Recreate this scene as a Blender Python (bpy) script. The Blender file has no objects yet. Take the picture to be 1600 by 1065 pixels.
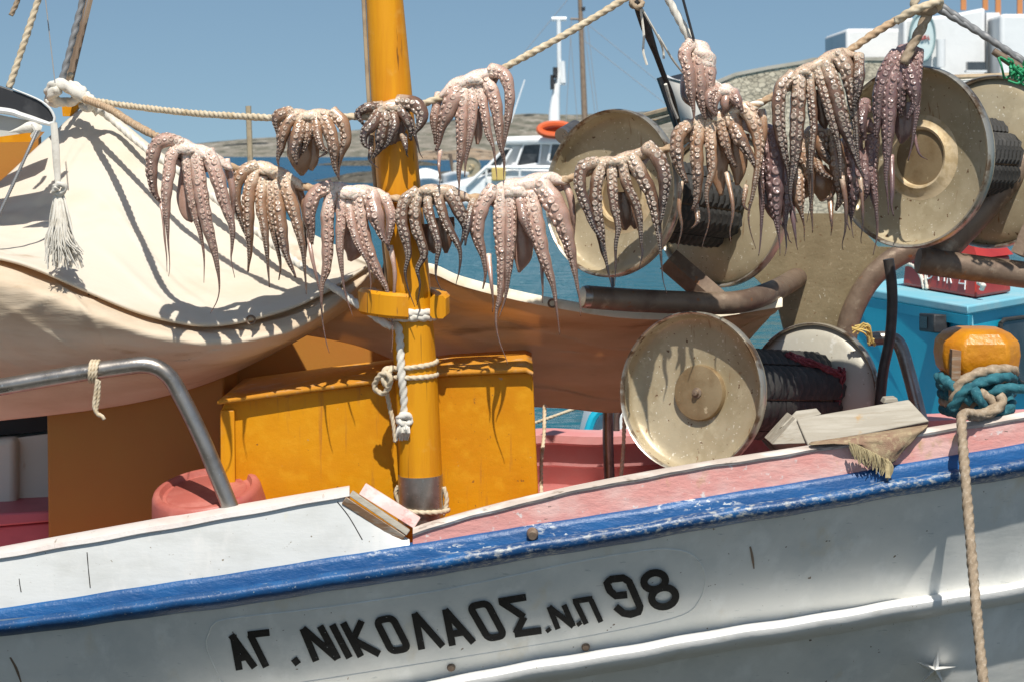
import bpy, math, random
import numpy as np
from mathutils import Vector, Matrix
random.seed(7); np.random.seed(7)
R = math.radians
scene = bpy.context.scene
COL = scene.collection

# ---------------------------------------------------------------- camera
F = 3208.0; CZ = 2.7; HOR = 236.0
TH = math.atan((532.5 - HOR) / F)
cam = bpy.data.cameras.new("camera"); camo = bpy.data.objects.new("camera", cam); COL.objects.link(camo)
cam.sensor_width = 36.0; cam.lens = 36.0 * F / 1600.0
camo.location = (0, 0, CZ); camo.rotation_euler = (math.pi / 2 - TH, 0, 0)
cam.clip_start = 0.1; cam.clip_end = 20000
cam.dof.use_dof = True; cam.dof.focus_distance = 8.25; cam.dof.aperture_fstop = 8.0
scene.camera = camo

# ---------------------------------------------------------------- sky and sun
SUN_EL, SUN_AZ = R(57.5), R(3)          # light travels away from the camera, slightly to the left
world = bpy.data.worlds.new("World"); scene.world = world; world.use_nodes = True
nt = world.node_tree; nt.nodes.clear()
out = nt.nodes.new("ShaderNodeOutputWorld"); bg = nt.nodes.new("ShaderNodeBackground")
sky = nt.nodes.new("ShaderNodeTexSky"); sky.sky_type = 'NISHITA'; sky.sun_disc = False
sky.sun_elevation = SUN_EL; sky.sun_rotation = math.pi - SUN_AZ
sky.air_density = 1.0; sky.dust_density = 0.6; sky.ozone_density = 1.2; sky.altitude = 0
bg.inputs[1].default_value = 0.086
# the clear sky keeps its blue down to the horizon: look the sky up a little higher than the direction itself
wtc = nt.nodes.new("ShaderNodeTexCoord"); wad = nt.nodes.new("ShaderNodeVectorMath"); wad.operation = 'ADD'; wad.inputs[1].default_value = (0, 0, .15)
wno = nt.nodes.new("ShaderNodeVectorMath"); wno.operation = 'NORMALIZE'
nt.links.new(wtc.outputs["Generated"], wad.inputs[0]); nt.links.new(wad.outputs[0], wno.inputs[0]); nt.links.new(wno.outputs[0], sky.inputs[0])
wti = nt.nodes.new("ShaderNodeMix"); wti.data_type = 'RGBA'; wti.blend_type = 'MULTIPLY'; wti.inputs[0].default_value = 1; wti.inputs[7].default_value = (1.0, 1.075, 1.03, 1)
nt.links.new(sky.outputs[0], wti.inputs[6]); nt.links.new(wti.outputs[2], bg.inputs[0])
nt.links.new(bg.outputs[0], out.inputs[0])
sl = bpy.data.lights.new("sun", 'SUN'); slo = bpy.data.objects.new("sun", sl); COL.objects.link(slo)
sl.energy = 5.0; sl.angle = R(0.53); sl.color = (1.0, 0.955, 0.88)
ldir = Vector((-math.sin(SUN_AZ) * math.cos(SUN_EL), math.cos(SUN_AZ) * math.cos(SUN_EL), -math.sin(SUN_EL)))
slo.rotation_euler = ldir.to_track_quat('-Z', 'Y').to_euler()
slo.location = (2, -6, 14)
scene.view_settings.view_transform = 'Standard'; scene.view_settings.look = 'None'
scene.view_settings.exposure = 0.12; scene.view_settings.gamma = 1.0
scene.render.engine = 'CYCLES'
cy = scene.cycles
cy.use_denoising = True; cy.max_bounces = 8; cy.diffuse_bounces = 4; cy.glossy_bounces = 3; cy.transmission_bounces = 4
cy.sample_clamp_indirect = 6.0; cy.caustics_refractive = False; cy.blur_glossy = 1.0

# ---------------------------------------------------------------- helpers
def P(x, y, Y):
    """photograph pixel -> world point standing at distance Y in front of the camera"""
    u = (x - 800.0) / F; v = -(y - 532.5) / F
    d = (u, math.cos(TH) + v * math.sin(TH), -math.sin(TH) + v * math.cos(TH))
    t = Y / d[1]
    return np.array((d[0] * t, Y, CZ + d[2] * t))
def S(Y): return Y / F                # metres per pixel at distance Y
def unit(v):
    v = np.asarray(v, float); n = np.linalg.norm(v)
    return v / n if n > 1e-12 else v
def catmull(pts, n):
    """smooth polyline through pts (any dimension), n samples evenly spread by length"""
    p = np.asarray(pts, float)
    if len(p) == 2: p = np.array([p[0], (p[0] + p[1]) / 2, p[1]])
    ext = np.vstack([2 * p[0] - p[1], p, 2 * p[-1] - p[-2]])
    o = []
    for i in range(1, len(ext) - 2):
        p0, p1, p2, p3 = ext[i - 1], ext[i], ext[i + 1], ext[i + 2]
        for t in np.linspace(0, 1, 14, endpoint=False):
            o.append(0.5 * ((2 * p1) + (p2 - p0) * t + (2 * p0 - 5 * p1 + 4 * p2 - p3) * t * t + (3 * p1 - p0 - 3 * p2 + p3) * t ** 3))
    o.append(ext[-2]); o = np.array(o)
    d = np.r_[0, np.cumsum(np.linalg.norm(np.diff(o[:, :3], axis=0), axis=1))]
    s = np.linspace(0, d[-1], n)
    return np.stack([np.interp(s, d, o[:, k]) for k in range(o.shape[1])], 1)
def length(p): p = np.asarray(p)[:, :3]; return float(np.linalg.norm(np.diff(p, axis=0), axis=1).sum())
def frames(p, up=None):
    """parallel-transport frames"""
    T = np.gradient(p, axis=0); T = np.array([unit(t) for t in T])
    n = np.array(up, float) if up is not None else np.array((0, -1.0, 0.02))
    N, B = [], []
    for t in T:
        n = n - t * np.dot(n, t)
        if np.linalg.norm(n) < 1e-6: n = np.cross(t, (1, 0.3, 0.2))
        n = unit(n); N.append(n); B.append(np.cross(t, n))
    return T, np.array(N), np.array(B)

ORG = {}
def bare(name): return name
class MB:
    def __init__(s): s.v = []; s.f = []; s.a = []
    def add(s, v, f, a=None):
        o = len(s.v)
        s.v.extend([tuple(map(float, q)) for q in v]); s.f.extend([tuple(i + o for i in q) for q in f])
        s.a.extend(a if a is not None else [(0, 0, 0)] * len(v)); return s
    def loops(s, rings, closed=True, caps=True, attr=None):
        n = len(rings[0]); v = [q for r in rings for q in r]; f = []
        for i in range(len(rings) - 1):
            for j in range(n if closed else n - 1):
                k = (j + 1) % n
                f.append((i * n + j, i * n + k, (i + 1) * n + k, (i + 1) * n + j))
        if caps and closed:
            f.append(tuple(reversed(range(n)))); f.append(tuple(range((len(rings) - 1) * n, len(rings) * n)))
        return s.add(v, f, attr)
    def tube(s, pts, r, seg=10, n=None, caps=True, flat=1.0, up=None):
        p = np.asarray(pts, float)
        if n: p = catmull(p, n)
        rr = np.full(len(p), r) if np.isscalar(r) else np.interp(np.linspace(0, 1, len(p)), np.linspace(0, 1, len(r)), r)
        T, N, B = frames(p, up)
        a = np.linspace(0, 2 * math.pi, seg, endpoint=False)
        return s.loops([[p[i] + rr[i] * (math.cos(q) * flat * N[i] + math.sin(q) * B[i]) for q in a] for i in range(len(p))], caps=caps)
    def rope(s, pts, r, strands=3, seg=None, pitch=None, sag=None):
        p = np.asarray(pts, float); L = length(p)
        p = catmull(p, max(6, int(L / (r * 0.55))))
        # slight natural unevenness
        T, N, B = frames(p); seg = seg or strands * 6; pitch = pitch or r * 7.5
        a = np.linspace(0, 2 * math.pi, seg, endpoint=False)
        d = np.r_[0, np.cumsum(np.linalg.norm(np.diff(p, axis=0), axis=1))]
        rings = []
        for i in range(len(p)):
            ph = 2 * math.pi * d[i] / pitch
            rr = r * (1 + .05 * math.sin(d[i] * 31) + .03 * math.sin(d[i] * 83))
            ring = []
            for q in a:
                w = rr * (0.70 + 0.36 * abs(math.cos(strands * 0.5 * (q - ph))))
                ring.append(p[i] + w * (math.cos(q) * N[i] + math.sin(q) * B[i]))
            rings.append(ring)
        return s.loops(rings)
    def lathe(s, c, axis, prof, seg=48, caps=False):
        """prof: list of (radius, along axis)"""
        ax = unit(axis); h = unit(np.cross(ax, (0, 0, 1))); k = np.cross(h, ax); c = np.asarray(c, float)
        a = np.linspace(0, 2 * math.pi, seg, endpoint=False)
        return s.loops([[c + ax * z + max(r, 1e-5) * (math.cos(q) * h + math.sin(q) * k) for q in a] for r, z in prof], caps=caps)
    def hexa(s, q):
        """8 points: front quad 0-3 then back quad 4-7 in the same order"""
        return s.add(q, [(0, 1, 2, 3), (7, 6, 5, 4), (0, 4, 5, 1), (1, 5, 6, 2), (2, 6, 7, 3), (3, 7, 4, 0)])
    def box(s, a, b):
        x0, y0, z0 = a; x1, y1, z1 = b
        return s.hexa([(x0, y0, z0), (x1, y0, z0), (x1, y0, z1), (x0, y0, z1), (x0, y1, z0), (x1, y1, z0), (x1, y1, z1), (x0, y1, z1)])
    def prism(s, poly, vec):
        """closed 3d polygon extruded by vec"""
        n = len(poly); v = [np.array(q) for q in poly]; w = [q + np.array(vec) for q in v]
        return s.add(v + w, [tuple(range(n)), tuple(reversed(range(n, 2 * n)))] + [(i, i + n, (i + 1) % n + n, (i + 1) % n) for i in range(n)])
    def grid(s, rows):
        m = len(rows[0])
        return s.add([q for r in rows for q in r], [(i * m + j, i * m + j + 1, (i + 1) * m + j + 1, (i + 1) * m + j) for i in range(len(rows) - 1) for j in range(m - 1)])
    def ball(s, c, r, seg=12, rings=8, sc=(1, 1, 1)):
        c = np.asarray(c, float); rr = []
        for i in range(rings + 1):
            t = math.pi * i / rings
            rr.append([c + r * np.array((max(math.sin(t), 1e-3) * math.cos(a) * sc[0], max(math.sin(t), 1e-3) * math.sin(a) * sc[1], math.cos(t) * sc[2])) for a in np.linspace(0, 2 * math.pi, seg, endpoint=False)])
        return s.loops(rr, caps=True)
    def build(s, name, mat, parent=None, angle=42, bevel=0, solid=0, attr=False):
        me = bpy.data.meshes.new(name)
        v = np.array(s.v)
        if parent is not None: o = ORG[parent.name]
        else:
            lo, hi = v.min(0), v.max(0); o = np.array(((lo[0] + hi[0]) / 2, (lo[1] + hi[1]) / 2, lo[2]))
        me.from_pydata([tuple(q) for q in (v - o)], [], s.f); me.validate(); me.update()
        import bmesh
        bm = bmesh.new(); bm.from_mesh(me); bmesh.ops.recalc_face_normals(bm, faces=bm.faces); bm.to_mesh(me); bm.free()
        me.shade_smooth()
        if angle < 180: me.set_sharp_from_angle(angle=R(angle))
        if attr:
            at = me.color_attributes.new("skin", 'FLOAT_COLOR', 'POINT')
            at.data.foreach_set("color", np.c_[np.array(s.a), np.ones(len(s.a))].astype(np.float32).ravel())
        ob = bpy.data.objects.new(name, me); COL.objects.link(ob); me.materials.append(mat)
        if parent is not None: ob.parent = parent
        else: ob.location = o
        ORG[ob.name] = o
        if solid:
            m = ob.modifiers.new("thickness", 'SOLIDIFY'); m.thickness = solid; m.offset = 0
        if bevel:
            m = ob.modifiers.new("bevel", 'BEVEL'); m.width = bevel; m.segments = 3; m.limit_method = 'ANGLE'; m.angle_limit = R(35)
        return ob
def tag(o, label=None, cat=None, group=None, kind=None):
    if label: o["label"] = label
    if cat: o["category"] = cat
    if group: o["group"] = group
    if kind: o["kind"] = kind
    return o
def thing(name, label, cat, loc, group=None):
    o = bpy.data.objects.new(name, None); COL.objects.link(o); o.location = tuple(loc); o.empty_display_size = .1
    ORG[o.name] = np.array(loc, float)
    return tag(o, label, cat, group)

# ---------------------------------------------------------------- materials
def lin(h):
    h = h.lstrip('#'); c = [int(h[i:i + 2], 16) / 255 for i in (0, 2, 4)]
    return tuple(x / 12.92 if x < .04045 else ((x + .055) / 1.055) ** 2.4 for x in c)
def material(name, col, rough=.6, metal=0.0, spots=(), bump=None, bump2=None, spec=.5, sss=0, transl=0, rvar=0, coat=0, alpha_noise=None):
    """spots: (colour, scale(xyz or number), lo, hi[, detail]) layered noise patches over the base colour"""
    m = bpy.data.materials.new(name); m.use_nodes = True; t = m.node_tree; N = t.nodes; L = t.links
    b = N["Principled BSDF"]; tc = N.new("ShaderNodeTexCoord")
    b.inputs["Roughness"].default_value = rough; b.inputs["Metallic"].default_value = metal
    b.inputs["Specular IOR Level"].default_value = spec
    if coat: b.inputs["Coat Weight"].default_value = coat; b.inputs["Coat Roughness"].default_value = .25
    cur = None
    def noise(scale, detail=6, w=0, rgh=.6):
        mp = N.new("ShaderNodeMapping"); L.new(tc.outputs["Object"], mp.inputs[0])
        mp.inputs["Scale"].default_value = scale if hasattr(scale, '__len__') else (scale,) * 3
        mp.inputs["Location"].default_value = (w * 3.1, w * 1.7, w * 2.3)
        n = N.new("ShaderNodeTexNoise"); n.inputs["Scale"].default_value = 1; n.inputs["Detail"].default_value = detail; n.inputs["Roughness"].default_value = rgh
        L.new(mp.outputs[0], n.inputs["Vector"]); return n.outputs["Fac"]
    for i, sp in enumerate(spots):
        c2, sc, lo, hi = sp[:4]; f = noise(sc, sp[4] if len(sp) > 4 else 6, i + 1); mask = None
        if len(sp) > 5:
            mk = N.new("ShaderNodeMapRange"); mk.clamp = True; mk.inputs[1].default_value = sp[5][1]; mk.inputs[2].default_value = sp[5][2]; L.new(noise(sp[5][0], 3, i + 4), mk.inputs[0]); mask = mk.outputs[0]
            if len(sp[5]) > 3:
                sx = N.new("ShaderNodeSeparateXYZ"); L.new(tc.outputs["Object"], sx.inputs[0]); xr = N.new("ShaderNodeMapRange"); xr.inputs[1].default_value = sp[5][3]; xr.inputs[2].default_value = sp[5][4]; L.new(sx.outputs[0], xr.inputs[0])
                ml_ = N.new("ShaderNodeMath"); ml_.operation = 'MULTIPLY'; L.new(mask, ml_.inputs[0]); L.new(xr.outputs[0], ml_.inputs[1]); mask = ml_.outputs[0]
        mr = N.new("ShaderNodeMapRange"); mr.inputs[1].default_value = lo; mr.inputs[2].default_value = hi; L.new(f, mr.inputs[0])
        fac = mr.outputs[0]
        if mask:
            mm = N.new("ShaderNodeMath"); mm.operation = 'MULTIPLY'; L.new(fac, mm.inputs[0]); L.new(mask, mm.inputs[1]); fac = mm.outputs[0]
        mx = N.new("ShaderNodeMix"); mx.data_type = 'RGBA'; L.new(fac, mx.inputs[0])
        if cur is None: mx.inputs[6].default_value = (*col, 1)
        else: L.new(cur, mx.inputs[6])
        mx.inputs[7].default_value = (*c2, 1); cur = mx.outputs[2]
    if cur is None: b.inputs["Base Color"].default_value = (*col, 1)
    else: L.new(cur, b.inputs["Base Color"])
    if rvar:
        f = noise(9, 5, 9); mr = N.new("ShaderNodeMapRange"); mr.inputs[1].default_value = .3; mr.inputs[2].default_value = .7
        mr.inputs[3].default_value = rough - rvar; mr.inputs[4].default_value = rough + rvar; L.new(f, mr.inputs[0]); L.new(mr.outputs[0], b.inputs["Roughness"])
    nrm = None
    for bb in (bump, bump2):
        if bb:
            f = noise(bb[0], bb[3] if len(bb) > 3 else 5, 5); bp = N.new("ShaderNodeBump"); bp.inputs["Strength"].default_value = bb[1]
            bp.inputs["Distance"].default_value = bb[2] if len(bb) > 2 else .01; L.new(f, bp.inputs["Height"])
            if nrm: L.new(nrm, bp.inputs["Normal"])
            nrm = bp.outputs[0]
    if nrm: L.new(nrm, b.inputs["Normal"])
    if sss:
        b.inputs["Subsurface Weight"].default_value = sss; b.inputs["Subsurface Radius"].default_value = (.012, .005, .004); b.inputs["Subsurface Scale"].default_value = 1
    if transl:
        tr = N.new("ShaderNodeBsdfTranslucent"); ad = N.new("ShaderNodeMixShader"); ad.inputs[0].default_value = transl
        if cur is not None:
            mu = N.new("ShaderNodeMix"); mu.data_type = 'RGBA'; mu.blend_type = 'MULTIPLY'; mu.inputs[0].default_value = 1
            L.new(cur, mu.inputs[6]); mu.inputs[7].default_value = (1, .74, .46, 1); L.new(mu.outputs[2], tr.inputs[0])
        else: tr.inputs[0].default_value = (*col, 1)
        L.new(b.outputs[0], ad.inputs[1]); L.new(tr.outputs[0], ad.inputs[2]); L.new(ad.outputs[0], N["Material Output"].inputs[0])
    return m

M = {}
WOODG = (.30, .25, .19)
M['yellow'] = material("yellow paint", (.63, .265, .004), .5, spec=.25, spots=[((.55, .205, .003), 3, .4, .7), ((.66, .30, .01), 14, .5, .75), ((.52, .22, .05), (5, 5, 1.2), .66, .8), ((.25, .1, .02), 45, .69, .74, 3), ((.44, .17, .02), (30, 30, 2.2), .60, .74, 4), ((.45, .30, .16), (22, 22, 30), .715, .735, 4)], bump=(28, .35, .004), bump2=(130, .25, .002), rvar=.08)
M['mast'] = material("yellow mast paint", (.64, .275, .006), .42, spec=.3, spots=[((.50, .17, .006), (14, 14, 1.2), .45, .75), ((.14, .06, .012), (60, 60, 1.1), .655, .69, 3), ((.30, .13, .02), (26, 26, 3), .68, .73, 4), ((.66, .34, .06), 9, .58, .8)], bump=((50, 50, 3), .4, .004), rvar=.06)
M['post'] = material("yellow post paint", (.56, .225, .008), .36, spots=[((.48, .17, .006), 11, .45, .7), ((.12, .05, .02), 38, .69, .74)], bump=(16, .6, .012), bump2=(60, .4, .004), coat=.12)
M['yellow_edge'] = material("worn yellow edge", (.62, .26, .02), .6, spots=[((.62, .36, .16), 12, .56, .68), ((.34, .17, .06), 22, .66, .74)], bump=(40, .5, .004))
M['shaded_yellow'] = material("shaded yellow cabin paint", (.40, .17, .022), .55, spots=[((.40, .15, .02), 3, .4, .7)], bump=(60, .25, .002))  # cabin yellow darkened: the awning's shade is put into the colour
M['white'] = material("white hull paint", (.63, .635, .615), .45, spots=[((.52, .52, .49), (3, 3, 6), .45, .75), ((.68, .67, .64), (9, 9, 4), .55, .7), ((.40, .38, .33), (40, 40, 90), .68, .74, 4), ((.70, .60, .38), (9, 9, 1.6), .66, .80), ((.22, .18, .12), 60, .735, .76, 2)], bump=((4, 4, 18), .25, .006), bump2=(90, .2, .002), rvar=.06)
M['white_hull'] = material("white lower hull paint", (.74, .735, .69), .34, spots=[((.56, .58, .56), 2.6, .42, .72), ((.84, .84, .80), (7, 7, 3.5), .52, .74), ((.64, .57, .43), (5, 5, 1.4), .60, .82), ((.50, .52, .50), (16, 16, 60), .66, .74, 4), ((.14, .10, .06), 26, .735, .755, 2), ((.30, .22, .14), (40, 40, 8), .735, .77, 3)], bump=((2.5, 2.5, 7), .3, .012), bump2=(70, .15, .002))
M['white_cap'] = material("worn white rail", (.66, .62, .58), .5, spots=[((.62, .50, .44), 6, .5, .75), ((.30, .24, .18), (30, 8, 8), .66, .74), ((.70, .40, .38), 4, .6, .8)], bump=(30, .5, .006))
M['strake'] = material("white strake paint", (.80, .79, .76), .35, spots=[((.66, .63, .56), 8, .55, .8), ((.3, .22, .12), 50, .72, .75, 2)], bump=(10, .35, .012))
M['pink'] = material("faded pink paint", (.72, .33, .29), .6, spots=[((.76, .46, .41), (5, 8, 9), .44, .62), ((.66, .22, .19), (6, 8, 11), .58, .74), ((.52, .36, .16), (7, 7, 5), .62, .74), ((.74, .66, .62), 34, .62, .70), ((.16, .11, .09), (16, 60, 60), .70, .73, 4)], bump=((14, 30, 34), .7, .006))
M['pink_worn'] = material("worn pale pink board", (.70, .46, .42), .65, spots=[((.74, .66, .62), 9, .45, .6), ((.60, .20, .17), 12, .58, .68), ((.30, .16, .09), 22, .66, .72)], bump=(30, .6, .005))
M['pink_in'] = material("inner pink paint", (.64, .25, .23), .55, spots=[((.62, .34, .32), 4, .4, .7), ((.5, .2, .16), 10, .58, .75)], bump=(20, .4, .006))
M['blue'] = material("blue paint", (.007, .068, .205), .42, spots=[((.010, .105, .29), (2, 4, 10), .45, .7), ((.60, .62, .60), (30, 60, 60), .54, .60, 6, ((1.6, 5, 12), .54, .62, -.9, -.2))], bump=((12, 30, 30), .8, .006), bump2=(70, .5, .003))
M['blue_low'] = material("worn blue moulding", (.007, .056, .165), .42, spots=[((.011, .10, .27), 5, .45, .65), ((.40, .41, .39), (34, 60, 60), .50, .66, 6, ((1.4, 4, 9), .38, .52, -.55, -.05)), ((.36, .38, .38), (90, 90, 90), .64, .70, 5), ((.36, .2, .12), 5, .74, .78)], bump=(60, .6, .004))
M['grey_cap'] = material("weathered cap", (.50, .42, .36), .7, spots=[((.68, .62, .56), (3, 10, 10), .48, .6), ((.22, .17, .13), (9, 30, 30), .6, .7)], bump=((10, 40, 40), .6, .006))
M['wood'] = material("weathered grey wood", (.33, .295, .235), .75, spots=[((.42, .385, .32), (3, 40, 40), .45, .65), ((.26, .21, .15), (5, 60, 60), .6, .72), ((.40, .24, .09), 7, .66, .76)], bump=((6, 70, 70), .6, .005))
M['bare_wood'] = material("bare brown wood", (.30, .17, .09), .7, spots=[((.42, .34, .26), (8, 40, 40), .5, .65), ((.58, .54, .5), 14, .62, .7)], bump=((8, 60, 60), .5, .005))
M['canvas'] = material("white canvas", (.80, .75, .64), .9, spots=[((.72, .63, .48), (1.6, 2.4, 3), .46, .8), ((.50, .33, .17), (2.2, 3, 4), .62, .80), ((.22, .13, .06), 22, .73, .78)], bump=((2, 30, 3), .25, .006), bump2=(300, .12, .001), transl=.30, spec=.1)
M['canvas_in'] = material("stained and shade tinted canvas", (.76, .65, .50), .9, spots=[((.60, .46, .31), (1.6, 3, 6), .42, .72), ((.46, .31, .18), (3, 6, 12), .62, .80), ((.2, .12, .06), 26, .72, .77)], bump=((2, 4, 14), .5, .02), bump2=(260, .12, .001), transl=.24, spec=.1)  # browner copy of the canvas: underside shade in the colour, plus real stains
M['canvas_brown'] = material("brown stained and shade tinted canvas", (.80, .65, .45), .9, spots=[((.64, .48, .30), (1.2, 3, 6), .42, .7), ((.30, .19, .11), (1.5, 4, 9), .56, .76), ((.70, .56, .36), (1.5, 3, 9), .6, .75), ((.12, .08, .05), 30, .71, .76)], bump=((2, 4, 14), .5, .02), bump2=(260, .12, .001), transl=.46, spec=.1)  # far fold's shade put into a browner canvas colour, over real stains
M['hem'] = material("canvas hem", (.84, .76, .60), .9, spots=[((.66, .54, .36), 9, .5, .7), ((.2, .12, .06), 30, .70, .76)], bump=(60, .3, .003), spec=.1)
M['steel'] = material("dull steel pipe", (.34, .31, .28), .33, .85, spots=[((.20, .17, .14), 9, .45, .7), ((.5, .48, .44), 60, .62, .7)], bump=(80, .2, .002), rvar=.1)
M['rust'] = material("rusty painted steel", (.21, .15, .105), .55, .35, spots=[((.13, .085, .06), 7, .45, .65), ((.32, .25, .18), 16, .58, .72), ((.26, .10, .035), 22, .62, .72)], bump=(40, .5, .004), rvar=.1)
M['flange'] = material("tarnished dish metal", (.47, .39, .255), .40, .30, spots=[((.37, .295, .175), 4.5, .45, .68), ((.52, .44, .29), 14, .56, .70), ((.27, .19, .10), (9, 9, 5), .64, .78), ((.72, .66, .52), 70, .665, .70, 2), ((.15, .08, .04), 40, .68, .72, 2), ((.30, .14, .05), 9, .70, .76), ((.26, .13, .055), (34, 34, 3), .66, .74, 3)], bump=(30, .4, .003), rvar=.12)
M['flange_grey'] = material("grey dish metal", (.50, .47, .39), .42, .2, spots=[((.48, .45, .37), 7, .42, .68), ((.62, .60, .54), 24, .60, .70), ((.2, .14, .09), 34, .71, .75, 2)], bump=(30, .35, .003), rvar=.1)
M['hub'] = material("hub metal", (.34, .25, .14), .5, .5, spots=[((.24, .16, .08), 9, .42, .66), ((.62, .5, .32), 26, .64, .72)], bump=(36, .4, .003))
M['hub_ring'] = material("worn bare hub ring", (.66, .52, .33), .5, .25, spots=[((.50, .37, .20), 14, .45, .6)], bump=(40, .5, .004))
M['rim'] = material("dish rim steel", (.50, .46, .38), .35, .7, spots=[((.20, .13, .08), 12, .5, .62), ((.7, .68, .6), 26, .6, .7)], bump=(40, .4, .003))
M['plate'] = material("speckled steel plate", (.235, .185, .105), .6, .15, spots=[((.20, .155, .085), 10, .42, .62), ((.34, .28, .18), 40, .60, .70), ((.16, .10, .05), 55, .64, .7), ((.5, .46, .36), 70, .72, .75, 2)], bump=(45, .6, .004))
M['rubber'] = material("tyre rubber", (.030, .029, .027), .75, spots=[((.06, .056, .05), 12, .5, .7), ((.11, .10, .09), 60, .66, .74)], bump=(60, .4, .004))
M['hose'] = material("black hose", (.035, .032, .03), .5, spots=[((.07, .06, .05), 14, .5, .7)], bump=(40, .3, .003))
M['rope'] = material("natural rope", (.58, .48, .34), .9, spots=[((.44, .34, .21), 22, .45, .7), ((.66, .58, .44), 60, .5, .7)], bump=(300, .5, .002), spec=.2)
M['rope_tan'] = material("tan fibre rope", (.46, .32, .20), .9, spots=[((.34, .22, .13), 22, .45, .7), ((.56, .44, .3), 70, .5, .7)], bump=(300, .5, .002), spec=.2)
M['rope_white'] = material("white rope", (.68, .645, .57), .9, spots=[((.52, .48, .40), 30, .48, .72)], bump=(300, .5, .002), spec=.2)
M['rope_brown'] = material("brown mooring rope", (.34, .26, .18), .9, spots=[((.24, .18, .12), 26, .45, .7), ((.44, .36, .27), 70, .5, .7)], bump=(260, .6, .002), spec=.2)
M['rope_blue'] = material("blue green rope", (.03, .14, .17), .8, spots=[((.02, .08, .11), 26, .45, .7), ((.08, .22, .25), 80, .55, .7)], bump=(260, .5, .002), spec=.25)
M['rope_green'] = material("green twine", (.02, .25, .10), .7, spots=[((.05, .4, .2), 80, .5, .7)])
M['twine_red'] = material("dark red netting", (.17, .03, .04), .9, spots=[((.32, .10, .11), 60, .5, .7)], bump=(200, .6, .004))
M['twine_yel'] = material("yellow twine", (.62, .45, .14), .8, spots=[((.45, .3, .08), 60, .5, .7)])
M['wire'] = material("steel wire rope", (.24, .24, .24), .5, .3)
M['black'] = material("black paint", (.02, .02, .022), .5, spots=[((.05, .05, .052), 10, .5, .7)], bump=(30, .3, .003))
M['letter'] = material("black lettering paint", (.006, .006, .006), .6, spec=.2, spots=[((.03, .03, .032), 30, .6, .75), ((.45, .46, .45), 70, .725, .75, 3)])
M['cloth'] = material("brown sackcloth", (.34, .25, .16), .95, spots=[((.26, .16, .11), 9, .45, .65), ((.44, .36, .22), 40, .5, .7)], bump=(260, .8, .004), spec=.1)
M['fringe'] = material("frayed sack threads", (.46, .38, .22), .95, spots=[((.32, .25, .14), 40, .45, .65)], spec=.1)
M['tub'] = material("faded red plastic", (.38, .10, .075), .5, spots=[((.50, .18, .14), 6, .5, .75), ((.34, .06, .06), 9, .62, .72)], bump=(24, .4, .005), rvar=.08)
M['dark'] = material("dark seams and recess shade", (.02, .018, .016), .8)  # near black for plank seams, and for interior shade painted as colour
M['cream'] = material("cream paint", (.62, .56, .46), .5, spots=[((.42, .22, .10), (9, 9, 2), .66, .74)], bump=(20, .2, .003))
M['mauve'] = material("dull red locker paint", (.42, .10, .12), .5, spots=[((.34, .08, .10), 6, .5, .7)], bump=(14, .2, .003))
M['teal'] = material("turquoise boat paint", (.014, .43, .60), .42, spots=[((.012, .37, .54), 1.6, .42, .7), ((.05, .42, .56), 9, .62, .78)], bump=(14, .25, .006), rvar=.05)
M['teal_roof'] = material("pale turquoise roof paint", (.20, .50, .60), .6, spots=[((.30, .52, .58), 3, .45, .7)], bump=(20, .3, .006))
M['red'] = material("red crate plastic", (.46, .035, .022), .45, spots=[((.36, .025, .02), 3, .45, .7), ((.55, .07, .04), 8, .6, .75)], bump=(12, .2, .004))
M['glass'] = material("dark window glass", (.03, .035, .04), .08, spec=.7, spots=[((.07, .075, .08), 3, .4, .7)])
M['boat_white'] = material("white boat gelcoat", (.78, .79, .78), .35, spots=[((.66, .67, .66), 1.5, .5, .75), ((.55, .45, .3), (3, 3, .8), .68, .8)], bump=(3, .1, .01))
M['boat_grey'] = material("light grey bow paint", (.50, .49, .45), .5, spots=[((.42, .40, .36), 4, .45, .7), ((.2, .15, .1), 22, .72, .76)], bump=(10, .2, .005))
M['orange'] = material("orange lifebuoy", (.62, .10, .02), .5)
M['wall_white'] = material("whitewashed plaster", (.72, .72, .71), .8, spots=[((.62, .62, .61), .9, .45, .75), ((.48, .46, .43), 3, .66, .8)], bump=(4, .3, .03))
M['trim_orange'] = material("orange roof wood", (.45, .18, .06), .7)
M['timber'] = material("spar wood", (.26, .19, .13), .7, spots=[((.18, .12, .08), (9, 9, 2), .45, .65)])
M['bamboo'] = material("weathered cane", (.42, .32, .20), .7, spots=[((.3, .22, .14), 12, .45, .65)])
M['grey_line'] = material("rigging line", (.32, .32, .32), .7)
M['sign_face'] = material("pale sign face", (.50, .62, .62), .6, spots=[((.60, .66, .64), 2, .45, .7)])
M['sign_rim'] = material("grey green sign rim", (.24, .34, .34), .6)
M['sign_red'] = material("red sign lettering", (.45, .08, .07), .6)

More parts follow.
